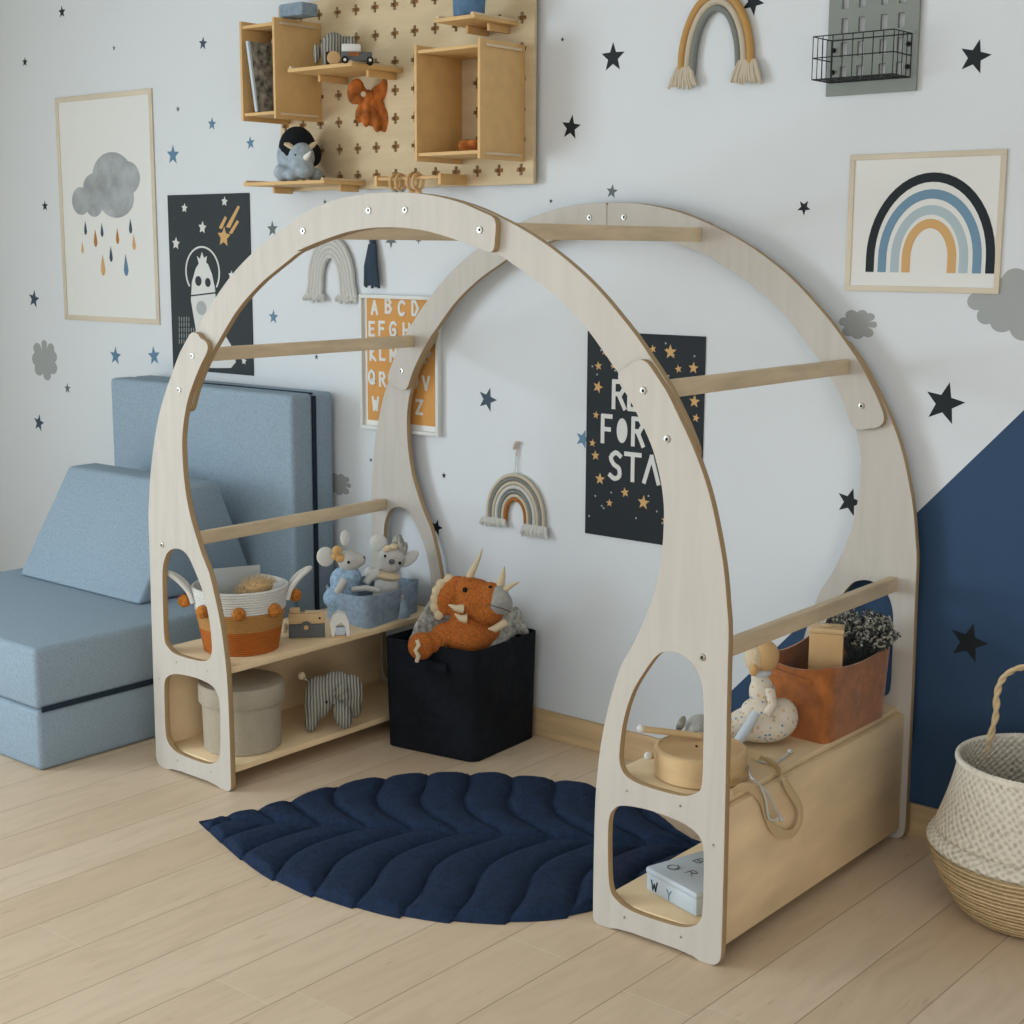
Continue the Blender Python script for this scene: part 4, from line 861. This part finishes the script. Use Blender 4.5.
# camera toy
Tc = Toy('toy_camera', 'wooden toy camera with a grey lower half on the left upper shelf', 'toy camera', 307, 640, (*on_z(307, 638, SZ).xy, SZ))
w2 = 18*Tc.s; MB().box((-w2, -.0, 0), (w2, .03, 14*Tc.s), .003).build('grey_half', 'greyp', Tc.t); MB().box((-w2, 0, 14*Tc.s+.0003), (w2, .03, 25*Tc.s), .004).build('wood_half', 'beech', Tc.t)
MB().box((-w2*.92, .004, 25*Tc.s+.0003), (-w2*.35, .024, 30*Tc.s), .003).build('shutter_button', 'beech', Tc.t); MB().box((-w2*.1, .004, 25*Tc.s+.0003), (w2*.85, .026, 26.5*Tc.s), .001).build('top_strip', 'cream', Tc.t)
q = Matrix.Rotation(PI/2, 3, 'X').to_quaternion(); ln_ = MB().lathe([(0, .004), (.008, .004), (.012, .008), (.0185, .008), (.0185, 0)], (-.002, 0, 11*Tc.s), 28, q).build('lens', 'greyp', Tc.t)
MB().lathe([(0, .006), (.007, .005), (.0075, .003)], (-.002, 0, 11*Tc.s), 20, q).build('lens_centre', 'tan', ln_); MB().lathe([(0, .001), (.0035, .001), (.0035, 0)], (w2*.72, 0, 20*Tc.s), 14, q).build('flash', 'dark', Tc.t)
# white toy
Tw = Toy('white_toy', 'small white arched toy between the toy camera and the blue linen basket', 'toy', 341, 638, (*on_z(341, 636, SZ).xy, SZ))
mb = MB(); P2 = lambda a, b, o: (a, o, b)
mb.poly([(-.027, 0), (-.033, .045), (-.024, .068), (-.006, .078), (.014, .07), (.024, .045), (.027, 0), (.017, 0), (.012, .034), (0, .046), (-.014, .036), (-.02, 0)], P2, .016, -.016); mb.build('arch_body', 'whitep', Tw.t)
MB().box((-.018, -.012, .004), (.014, .012, .03), .004).build('core', 'lightblue', Tw.t); MB().box((-.030, -.017, 0), (.028, .017, .0038), .001).build('foot', 'tan', Tw.t)
o = MB().ell((0, 0, 0), (.011, .011, .015)).build('ribbed_bead', 'cream'); o.location = on_z(285, 632, SZ)+Vector((0, 0, .0148)); tag(o, 'cream bead left of the toy camera on the shelf', 'bead')
def fabricbox(name, lb, cs, z0, h, m_, flare=.0, dip=.0, th=.006, cat='basket', rnd=.012, wob=.004, seed=1):
    """open soft box from four floor corners (near, right, far, left)"""
    rr = random.Random(seed); cen = sum((Vector((*c_, 0)) for c_ in cs), Vector())/4; t = thing(name, lb, cat, (cen.x, cen.y, z0))
    n, nz = 14, 12; b = bmesh.new(); V = {}
    for side, off in (('o', 0), ('i', th)):
        for k in range(nz+1):
            for c_ in range(4):
                A = Vector((*cs[c_], 0))-cen; B = Vector((*cs[(c_+1) % 4], 0))-cen
                for j in range(n):
                    f = j/n; e = 1-(1-abs(2*f-1)**6)*.0
                    p = A.lerp(B, f); mid = math.sin(PI*f); zf = k/nz
                    p = p*(1+flare*zf) ; nrm = p.normalized()
                    p = p - p.normalized()*(rnd*(1-mid)**10)  # round the corner
                    if off: p = p - p.normalized()*th
                    p = p + p.normalized()*(wob*mid*(math.sin(zf*5+c_*2+f*6+seed)+.5*math.sin(zf*9+f*7)))*math.sin(PI*min(1, zf*1.1)) 
                    z = h*zf - dip*mid*(zf**3)
                    if off: z = max(z, .004)
                    V[side, k, c_*n+j] = b.verts.new((p.x, p.y, z))
    m4 = 4*n
    for s_ in 'oi':
        for k in range(nz):
            for j in range(m4):
                q = [V[s_, k, j], V[s_, k, (j+1) % m4], V[s_, k+1, (j+1) % m4], V[s_, k+1, j]]; b.faces.new(q if s_ == 'o' else q[::-1])
    for j in range(m4): b.faces.new([V['o', nz, j], V['o', nz, (j+1) % m4], V['i', nz, (j+1) % m4], V['i', nz, j]])
    b.faces.new([V['o', 0, j] for j in range(m4)][::-1]); b.faces.new([V['i', 0, j] for j in range(m4)])
    mb = MB(); mb.b.free(); mb.b = b; o = mb.build('fabric_body', m_, t, ang=60)
    return t, cen, V
# blue fabric basket + mice
cs = [(-3.205, 3.135), (-3.250, 3.415), (-3.462, 3.445), (-3.425, 3.160)]
t, cen, _ = fabricbox('fabric_basket', 'light blue linen basket with two plush mice on the left upper shelf', cs, SZ, .105, 'fabb', .03, .012, wob=.003)
q = on_y(397, 590, 3.27); tx = Vector((-3.196, 3.275, 0))
t = thing('grey_tassel', 'grey-blue tassel hanging on the side of the blue linen basket', 'tassel', (tx.x, tx.y, SZ))
mb = MB().tube([(0, 0, .11), (.004, 0, .085)], .002, 6).ell((.004, 0, .078), (.007, .007, .008)); mb.build('knot', 'yarn_g', t)
mb = MB()
for i in range(16):
    a = 2*PI*i/16; mb.tube([(.004+.003*math.cos(a), .004*math.sin(a), .074), (.008+.010*abs(math.cos(a)), .022*math.sin(a), .014)], [.003, .0035], 5)
mb.build('skirt', 'fabb', t)
Tm = Toy('plush_mouse', 'plush mouse in a pale blue dress with an orange bow, left in the blue basket', 'plush toy', 347, 615, (*on_y(347, 600, 3.20).xy, SZ+.012), 'plush mice in the blue basket')
Tm.ells('head', 'mouse', [(350, 561, 0, 12, 11, 11), (358, 560, -.006, 8, 7, 7), (362, 558.5, -.008, 4, 4, 4)], .003)
Tm.ells('ear', 'mear', [(326.5, 557, .01, 9, 2.5, 10)]); Tm.ells('ear', 'mear', [(346, 539, .018, 5, 2.5, 8)])
Tm.ells('bow', 'gold', [(338, 549, -.02, 5, 3, 5), (341, 557, -.022, 5.5, 3, 4), (336, 555, -.02, 4, 3, 4)]); Tm.ells('eye', 'dark', [(349, 560, -.036, 1.4, 1.4, 1.6)]); Tm.ells('nose', 'greyp', [(364, 557.5, -.012, 1.8, 2, 2.2)])
Tm.ells('dress', 'dressb', [(345, 581, 0, 15, 11, 15), (341, 598, -.006, 18, 13, 13), (345, 606, -.004, 17, 12, 8), (352, 576, -.01, 10, 8, 9)], .004)
Tm.tube('arm', 'mouse', [(345, 578, -.03), (340, 586, -.042), (337, 590, -.043)], [4, 4, 3.5]); Tm.tube('legs', 'mouse', [(352, 588, -.03), (366, 586, -.04), (378, 590, -.03)], [3, 3, 3])
Tn = Toy('plush_mouse', 'plush mouse with a cream collar and grey flower, right in the blue basket', 'plush toy', 388, 606, (*on_y(388, 590, 3.34).xy, SZ+.012), 'plush mice in the blue basket')
Tn.ells('head', 'mouse', [(392.5, 554, 0, 14, 12, 12), (391, 561, -.004, 11, 11, 9), (391, 557, -.02, 6, 7, 6)], .003)
Tn.ells('ear', 'mear', [(379, 540, .01, 9, 2.5, 8.5)]); Tn.ells('ear', 'mear', [(409, 556, .0, 12, 2.5, 6, -38)])
Tn.ells('flower', 'knit', [(396, 537, -.01, 3.5, 4, 5), (401, 541, -.012, 4, 4, 8), (405, 545, -.01, 3, 4, 7, 10), (400, 536, -.01, 3, 4, 6)]); Tn.ells('bow', 'cream', [(388, 544, -.025, 5, 3, 3.5, -20), (394, 542, -.025, 4.5, 3, 3.5)])
Tn.ells('eye', 'dark', [(385.5, 551, -.030, 1.4, 1.4, 1.6)]); Tn.ells('eye', 'dark', [(400, 558, -.034, 1.4, 1.4, 1.6)]); Tn.ells('nose', 'greyp', [(392, 556, -.042, 3.2, 2, 2.8)])
Tn.ells('dress', 'mear', [(387, 584, 0, 13, 10, 14), (384, 597, 0, 14, 11, 10), (372, 570, -.005, 8, 6, 7, 30)], .004)
Tn.ells('collar', 'cream', [(387, 572, -.008, 14, 12, 5, 10)]); Tn.tube('arm', 'mear', [(378, 568, -.02), (370, 572, -.04), (366, 577, -.045)], [4.5, 4, 3.5])
# ------------------------------------------------------------------ left shelf, lower
c = Vector((-3.322, 2.732, LZ)); t = thing('felt_box', 'round grey-beige felt box with a lid on the left lower shelf', 'box', c)
MB().lathe([(0, 0), (.108, 0), (.112, .004), (.115, .150), (.112, .153), (0, .153)], (0, 0, 0), 48).build('box_body', 'felt', t)
MB().lathe([(.1165, .140), (.1225, .140), (.1245, .144), (.1245, .190), (.120, .196), (.0, .199)], (0, 0, 0), 48).build('lid', 'felt', t)
Te = Toy('plush_elephant', 'striped grey corduroy elephant on the left lower shelf', 'plush toy', 332, 734, (*on_z(332, 731, LZ).xy, LZ), 'corduroy elephants')
Te.ells('body', 'cord', [(320, 698, 0, 15, 13, 22), (337, 690, .01, 18, 13, 17), (353, 697, .015, 11, 12, 20), (312, 722, -.005, 7, 9, 12, 8), (343, 715, -.03, 9, 8, 15, -14), (355, 712, .02, 7, 9, 12), (315, 708, -.005, 10, 10, 15)], .0045)
Te.ells('ear', 'cord', [(342, 692, -.042, 8, 3, 6, 20)]); Te.ells('ear', 'cord', [(341, 688, -.044, 5, 4, 8, 35)]); Te.ells('eye', 'dark', [(327, 700, -.038, 1.3, 1.3, 1.5)])
Te.ells('tail_tuft', 'cream', [(303, 677, .01, 4, 3, 4)]); Te.tube('tail', 'cord', [(310, 683, .01), (304, 679, .01)], [1.5, 1.5])
# ------------------------------------------------------------------ black canvas box with triceratops
cs = [(-2.815, 3.186), (-2.838, 3.500), (-3.140, 3.470), (-3.133, 3.136)]
t, cen, _ = fabricbox('canvas_box', 'black canvas storage box on the floor beside the left shelf', cs, .002, .340, 'navybox', .04, .0, cat='storage box', wob=.010, seed=3)
# grab handle pocket on the front face
mb = MB()
A, B = Vector((-3.133, 3.136)), Vector((-2.815, 3.186)); d = (B-A).normalized(); nn = Vector((d.y, -d.x))
def pf(f, z, o): p = A.lerp(B, f)+nn*o; return (p.x-cen.x, p.y-cen.y, z)
mb.hexa([pf(.28, .272, .012), pf(.72, .262, .012), pf(.72, .262, .017), pf(.28, .272, .017), pf(.28, .30, .012), pf(.72, .292, .012), pf(.72, .292, .017), pf(.28, .30, .017)], .002)
mb.build('grab_strap', 'navybox', t)
Td = Toy('plush_triceratops', 'orange plush triceratops with cream horns leaning out of the black canvas box', 'plush toy', 470, 700, (*on_y(470, 640, 3.255).xy, .16))
dd = Td.s
z0 = 700-(on_y(470, 640, 3.255).z-.16)/dd
Td.v = 640 + (on_y(470, 640, 3.255).z-.16)/dd
Td.ells('body', 'orange', [(468, 636, .02, 26, 22, 22), (483, 630, .04, 18, 20, 20), (448, 634, 0, 16, 12, 12, 10), (434, 640, -.02, 12, 11, 11), (422, 642, -.045, 13.5, 13, 14), (470, 618, .02, 20, 18, 14), (468, 662, .05, 20, 18, 22)], .005)
Td.ells('head', 'orange', [(476, 598, -.01, 21, 19, 21), (487, 606, -.02, 18, 17, 17), (490, 594, -.03, 13, 15, 15), (468, 588, -.01, 13, 14, 14)], .004)
Td.ells('frill', 'orange', [(449, 598, .025, 13, 7, 20, 18), (458, 590, .02, 14, 8, 14), (462, 610, .02, 12, 8, 16)], .0045)
Td.ells('muzzle', 'greyfur', [(497.5, 596, -.045, 12, 12, 14.5), (503, 600, -.04, 9, 10, 11)], .003)
Td.tube('mouth_line', 'greyp', [(488, 597, -.087), (496, 599, -.093), (504, 602, -.086), (510, 606, -.07)], .6)
Td.tube('horn', 'cream', [(468, 578, -.01), (474, 566, -.012), (479, 556, -.008), (482, 547, -.004)], [4.2, 3, 1.8, .5]); Td.tube('horn', 'cream', [(499, 584, -.03), (502, 573, -.035), (503.5, 563, -.035)], [4.6, 3, .6]); Td.tube('nose_horn', 'cream', [(504, 585, -.05), (511, 580, -.055), (518, 577, -.055)], [3.2, 2.4, .6])
for q in ([(463, 604, -.05), (456, 603, -.055), (449, 600, -.05)], [(466, 614, -.05), (460, 613, -.055), (455, 609, -.05)]): Td.tube('cheek_spike', 'cream', q[::-1], [.8, 3.2, 5], 8)
Td.tube('cheek_spike', 'cream', [(488, 625, -.04), (494, 625, -.045), (506, 618, -.04)][::-1], [4.5, 4, .8])
Td.ells('frill_edge', 'cream', [(u, v, .022, 5, 3.4, 5.6) for u, v in ((441, 585), (437, 592), (435, 600), (435, 608), (439, 616), (449, 580))], .003, 2)
Td.ells('eye', 'dark', [(465, 585, -.052, 2.4, 2.2, 2.6)]); Td.ells('eye', 'dark', [(490, 582, -.055, 2, 2, 1.6)])
Td.tube('claws', 'cream', [(418.5, 632, -.088), (420.5, 637, -.091), (417, 642, -.092), (420, 648, -.09), (418, 654, -.086)], [2, 2.4, 2, 2.4, 2])
# knit throw
b = bmesh.new(); G = []
n1, n2 = 60, 44
ex = Vector((-.29, .0, 0)); 
for i in range(n1+1):
    row = []
    for j in range(n2+1):
        f, g = i/n1, j/n2; x = -3.10+f*.262; y = 3.20+g*.262+.02*f*0
        hb = .31+.15*math.exp(-((f-.03)/.17)**2-((g-.5)/.5)**2)+.115*math.exp(-((f-.95)/.34)**2-((g-.80)/.36)**2)
        ed = min(f, 1-f, g, 1-g); hb -= .05*math.exp(-(ed/.04)**2)
        hb += .007*math.sin(f*62+math.sin(g*40)*1.4)*math.sin(g*46)+.006*R.random()
        row.append(b.verts.new((x, y, hb)))
    G.append(row)
lo = [[b.verts.new((v.co.x, v.co.y, v.co.z-.03)) for v in r_] for r_ in G]
for i in range(n1):
    for j in range(n2): b.faces.new((G[i][j], G[i+1][j], G[i+1][j+1], G[i][j+1])); b.faces.new((lo[i][j], lo[i][j+1], lo[i+1][j+1], lo[i+1][j]))
for i in range(n1):
    for j in (0, n2): b.faces.new((G[i][j], lo[i][j], lo[i+1][j], G[i+1][j]))
for j in range(n2):
    for i in (0, n1): b.faces.new((G[i][j], G[i][j+1], lo[i][j+1], lo[i][j]))
mb = MB(); mb.b.free(); mb.b = b; o = mb.build('knit_throw', 'knit', ang=180); tag(o, 'grey chunky knit throw stuffed in the black canvas box behind the triceratops', 'blanket')
# ------------------------------------------------------------------ right shelf
c = Vector((-1.728, 2.712, SZ)); t = thing('wooden_drum', 'round wooden toy drum lying at the near end of the right upper shelf', 'toy drum', c)
MB().lathe([(0, .0), (.098, .0), (.103, .004), (.103, .062), (.098, .066), (.094, .066), (.094, .0645)], (0, 0, 0), 56).build('shell', 'beech', t)
MB().lathe([(0, .0650), (.0938, .0650)], (0, 0, 0), 48).build('drum_head', 'tan', t)
aa = math.atan2(c.x, c.y); e1 = Vector((math.cos(-aa), math.sin(-aa), 0)); e2 = Vector((-math.sin(-aa), math.cos(-aa), 0))
MB().ell(tuple(e1*-.01+e2*-.0+Vector((0, 0, .0655))), (.008, .003, .0008), (0, 0, -.9)).build('ink_mark', 'dark', t)
for nm, lb, p0, p1 in (('drumstick', 'pale wooden drumstick resting across the toy drum with its end to the left', (-.135, .03, .090), (.0, .045, .0745)), ('drumstick', 'white-tipped drumstick poking out behind the toy drum near the shelf', (-.118, .045, .022), (-.095, .08, .012))):
    a, b_ = [c+e1*q[0]+e2*q[1]+Vector((0, 0, q[2])) for q in (p0, p1)]; t = thing(nm, lb, 'drumstick', a, 0, 'drumsticks'); v = b_-a
    MB().tube([(0, 0, 0), tuple(v)], .0075, 12).build('stick', 'beech', t); MB().ell((0, 0, 0), .0095).build('tip', 'whitep', t)
# little white plush behind the drum
Tp = Toy('white_plush', 'small white plush with a dark patterned ear, behind the wooden drum', 'plush toy', 692, 742, (-1.845, 2.885, SZ))
pp = Tp.t.location; 
Tp.ells('body', 'greyfur', [(692, 727, 0, 15, 14, 16)], .004); Tp.ells('ear', 'pat', [(674, 719, -.02, 4, 2, 9, 22)]); Tp.ells('eye', 'dark', [(689, 724, -.04, 1, 1, 1)])
# doll
Tl = Toy('rag_doll', 'rag doll with a wooden head and floral dress sitting before the rust basket', 'doll', 766, 750, (*on_z(766, 748, SZ).xy, SZ))
Tl.t.location += Vector((-.030, .030, 0))
Tl.ells('skirt', 'floral', [(764, 731, 0, 34, 26, 18), (785, 724, .01, 17, 18, 20), (745, 735, -.01, 16, 18, 14), (764, 717, 0, 20, 18, 14)], .004, 3)
Tl.ells('bodice', 'floral', [(764, 697, 0, 12.5, 10, 18), (762, 683, 0, 9, 8, 8)], .004, 3)
Tl.ells('head', 'tan', [(765, 660, 0, 16, 15, 17)]); Tl.ells('scarf', 'lightblue', [(762, 676, -.004, 12, 11, 5)]); Tl.ells('face', 'cream', [(757, 661, -.01, 11, 12, 14)]); Tl.ells('hair_bun', 'gold', [(756, 671, -.036, 4.5, 4, 6)])
Tl.tube('arm', 'lightblue', [(760, 712, -.055), (751, 727, -.072), (742, 742, -.075)], [4.5, 4.8, 5]); Tl.tube('arm', 'floral', [(772, 690, -.02), (776, 706, -.03), (770, 716, -.04)], [5, 5, 4.5])
# straps & cords hanging over the panel
XP = XC+.951+.004
t = thing('beige_strap', 'beige leather strap looped over the edge of the right side panel', 'strap', on_x(745, 775, XP))
pts = [on_x(u, v, XP+o) for u, v, o in ((733, 792, -.01), (742, 787, 0), (752, 789, .004), (762, 800, .004), (767, 815, .004), (773, 828, .004), (783, 834, .006), (793, 833, .008), (800, 822, .010), (800, 808, .010), (793, 795, .009), (787, 785, .008), (783, 776, .006))] + [on_z(775, 765, SZ+.008), on_z(760, 757, SZ+.012), on_z(745, 752, SZ+.03)]
rel(MB().tube(cr([tuple(p) for p in pts], 4), .0105, 10, flat=.16, up=(1, 0, 0)).build('strap_band', 'strapl'), t)
t = thing('cotton_string', 'thin white cotton cord with a knotted end hanging over the right side panel', 'cord', on_x(750, 785, XP+.01), 0, 'white cords')
pts = [on_z(748, 765, SZ+.02), on_x(751, 777, XP+.004), on_x(760, 785, XP+.012), on_x(766, 800, XP+.014), on_x(768, 815, XP+.014), on_x(771, 820, XP+.014), on_x(778, 819, XP+.016)]
rel(MB().tube(cr([tuple(p) for p in pts], 4), .0026, 8).build('cord_strand', 'yarn_w'), t)
pts = [on_x(781, 817, XP+.015), on_x(775, 808, XP+.014), on_x(769, 795, XP+.013), on_x(761, 786, XP+.010)]; rel(MB().tube(cr([tuple(p) for p in pts], 4), .0024, 8).ell(tuple(on_x(781, 819, XP+.016)), (.005, .006, .007)).build('cord_end', 'yarn_w'), t)
t = thing('cotton_string', 'thin white cotton cord with a knotted end lying on the right shelf before the doll', 'cord', on_z(770, 760, SZ+.003), 0, 'white cords')
pts = [on_z(u, v, SZ+.0035) for u, v in ((752, 757), (762, 762), (775, 762), (785, 756), (790, 752))]; rel(MB().tube(cr([tuple(p) for p in pts], 4), .0026, 8).ell(tuple(pts[-1]+Vector((0, 0, .002))), (.006, .006, .0055)).build('cord_strand', 'yarn_w'), t)
t = thing('leather_bundle', 'bundle of folded beige straps beside the drum on the right shelf', 'strap', (*on_z(735, 785, SZ).xy, SZ))
cS = Vector(t.location)
mb = MB()
for k, (du, dz, rr_) in enumerate(((0, .0035, .030), (.006, .0095, .026), (-.002, .0155, .030), (.004, .0215, .024))):
    mb.tube([(du+rr_*math.cos(a)*.9-.015, .012+rr_*.9*math.sin(a), dz) for a in [2*PI*i/26 for i in range(24)]], .0055, 8, flat=.45, up=(0, 0, 1))
mb.build('strap_coils', 'strapl', t); t.location += Vector((-.012, .03, 0))
# rust basket
cs = [(-1.614, 3.075), (-1.612, 3.385), (-1.810, 3.395), (-1.800, 3.085)]
t, cen, _ = fabricbox('suede_basket', 'rust orange suede basket on the right upper shelf', cs, SZ, .190, 'rust', .07, .018, wob=.005, seed=5)
mb = MB()
A, B = Vector((-1.800, 3.085)), Vector((-1.614, 3.075)); A = A*1.0; dn = Vector((0, -1))
def pf2(f, z, o): p = A.lerp(B, f)+dn*o; return (p.x-cen.x, p.y-cen.y, z)
mb.hexa([pf2(.12, .150, .012), pf2(.78, .138, .012), pf2(.78, .138, .016), pf2(.12, .150, .016), pf2(.12, .165, .012), pf2(.78, .152, .012), pf2(.78, .152, .016), pf2(.12, .165, .016)], .0015)
mb.build('fold_band', 'rust', t)
p = on_y(826, 645, 3.17); t = thing('wooden_box', 'small pale wooden box standing in the rust suede basket', 'box', (p.x, 3.17, SZ+.012), .45)
hh = on_y(826, 627, 3.17).z-(SZ+.012)-.005; MB().box((-.040, 0, 0), (.040, .06, hh-.012), .002).build('box_body', 'tan', t); MB().box((-.041, -.001, hh-.0115), (.041, .061, hh), .002).build('lid', 'beech', t)
MB().ell((0, .03, hh+.002), (.016, .012, .003)).build('knob', 'beech', t)
# dried plant
p = on_y(870, 640, 3.285); t = thing('dried_plant', 'bushy grey-green dried plant with pale tips in the rust suede basket', 'plant', (-1.662, 3.335, SZ+.012))
base = Vector((0, 0, 0)); stm = MB(); lf = MB(); zc_ = p.z-(SZ+.012)+.002
for k in range(230):
    th = R.uniform(0, 2*PI); ph = math.acos(R.uniform(-.3, 1)); rr_ = .078*(.72+.35*R.random()); d = Vector((math.sin(ph)*math.cos(th), math.sin(ph)*math.sin(th), math.cos(ph)))
    tipp = Vector((0, 0, zc_))+Vector((d.x*rr_*1.15, d.y*rr_*.8, d.z*rr_*.72)); mid_ = Vector((0, 0, zc_*.75))+(tipp-Vector((0, 0, zc_)))*.45
    stm.tube([(-.045+R.uniform(-.02, .02), -.03+R.uniform(-.02, .02), .01), tuple(mid_), tuple(tipp)], [.0012, .001, .0006], 4)
    for q in range(20):
        f = R.uniform(.55, 1.04); c_ = mid_.lerp(tipp, f) if f < 1 else tipp; dv = Vector((R.gauss(0, 1), R.gauss(0, 1), R.gauss(.3, 1))).normalized(); sd = dv.orthogonal().normalized()*.0027; ll = R.uniform(.007, .013)
        lf.mi = 1 if (f > .78 and R.random() < .6) else 0
        vs = [lf.b.verts.new(c_+x) for x in (-sd*.5, sd*.5, dv*ll*.6+sd, dv*ll, dv*ll*.6-sd)]; lf._f(vs)
stm.build('stems', 'leaf', t); lf.build('foliage', ['leaf', 'leafw'], t, smooth=False)
# tin box, lower right shelf
nr = Vector((-1.668, 2.616, 0)); d = Vector((-.165, .048, 0)).normalized(); n_ = Vector((d.y, -d.x, 0)); n_ = -n_ if n_.y < 0 else n_
ang = math.atan2(d.y, d.x)+PI; t = thing('letter_tin', 'pale blue tin box with printed letters on the right lower shelf', 'tin', nr+d*.09+n_*.11+Vector((0, 0, LZ)), ang)
MB().box((-.088, -.108, 0), (.088, .108, .046), .008).build('tin_body', 'tin', t); MB().box((-.0895, -.1095, .040), (.0895, .1095, .058), .007).build('lid', 'tin', t)
P = lambda a, b, o: (a, -.1085-o, b); mb = MB(); letter(mb, 'W', -.066, .010, .020, .022, .0028, P, -.001, .0006); rel_ = mb.build('letter_mark', 'pblack', t, smooth=False)
mb = MB(); letter(mb, 'Y', -.012, .008, .015, .022, .002, P, -.001, .0006); mb.build('letter_mark', 'star_blue', t, smooth=False)
P = lambda a, b, o: (a, b, .058+o); mb = MB(); letter(mb, 'O', -.060, -.075, .026, .026, .002, P, -.001, .0005); letter(mb, 'B', -.052, .0, .022, .024, .002, P, -.001, .0005); letter(mb, 'R', -.010, -.058, .022, .024, .002, P, -.001, .0005); letter(mb, 'D', .03, .02, .022, .024, .002, P, -.001, .0005); mb.build('lid_letters', 'greyp', t, smooth=False)
# ------------------------------------------------------------------ seagrass basket
c = Vector((-1.165, 3.248, 0)); t = thing('belly_basket', 'two-tone seagrass belly basket with a rope handle at the right edge', 'basket', c)
def wob_lathe(name, prof, m_):
    o = MB().lathe(prof, (0, 0, 0), 72).build(name, m_, t, ang=80); return o
lower = cr([(0, .006), (.10, .004), (.155, .012), (.190, .055), (.215, .100), (.232, .140), (.240, .168)], 5)
coil_p = []
for i, (r_, z_) in enumerate(lower): coil_p.append((r_+.002*(i % 2), z_))
wob_lathe('lower_body', coil_p, 'sea')
upper = cr([(.238, .168), (.243, .176), (.236, .19), (.222, .20), (.2265, .205), (.216, .235), (.203, .275), (.191, .32), (.184, .358), (.186, .370), (.182, .374), (.178, .366), (.186, .32), (.200, .27), (.218, .20), (.20, .10), (.14, .02), (0, .012)], 3)
wob_lathe('upper_body', upper, 'seaw')
mb = MB()
for k in range(3):
    mb.tube([(.1835*math.cos(a)*(1+.006*math.sin(a*36+k*2.1)), .1835*math.sin(a)*(1+.006*math.sin(a*36+k*2.1)), (.368)+.004*math.cos(a*36+k*2.1)) for a in [2*PI*i/240 for i in range(240)]], .005, 6, closed=True)
mb.build('rim_braid', 'seaw', t)
HY = 3.248+.085; hp = [on_y(u, v, HY)-c for u, v in ((980, 764), (984, 754), (990, 738), (996, 715), (997, 695), (1002, 680), (1012, 671), (1026, 667), (1045, 669), (1060, 678), (1068, 700), (1072, 725), (1078, 745))]
hp = cr([tuple(p) for p in hp], 6); mb = MB()
for k in range(2):
    pts = []
    for i, p in enumerate(hp):
        a = i*.75+k*PI; pts.append((p[0]+.0036*math.cos(a), p[1]+.0036*math.sin(a), p[2]+.0036*math.cos(a+1)))
    mb.tube(pts, .0052, 7)
mb.build('handle', 'sea', t)
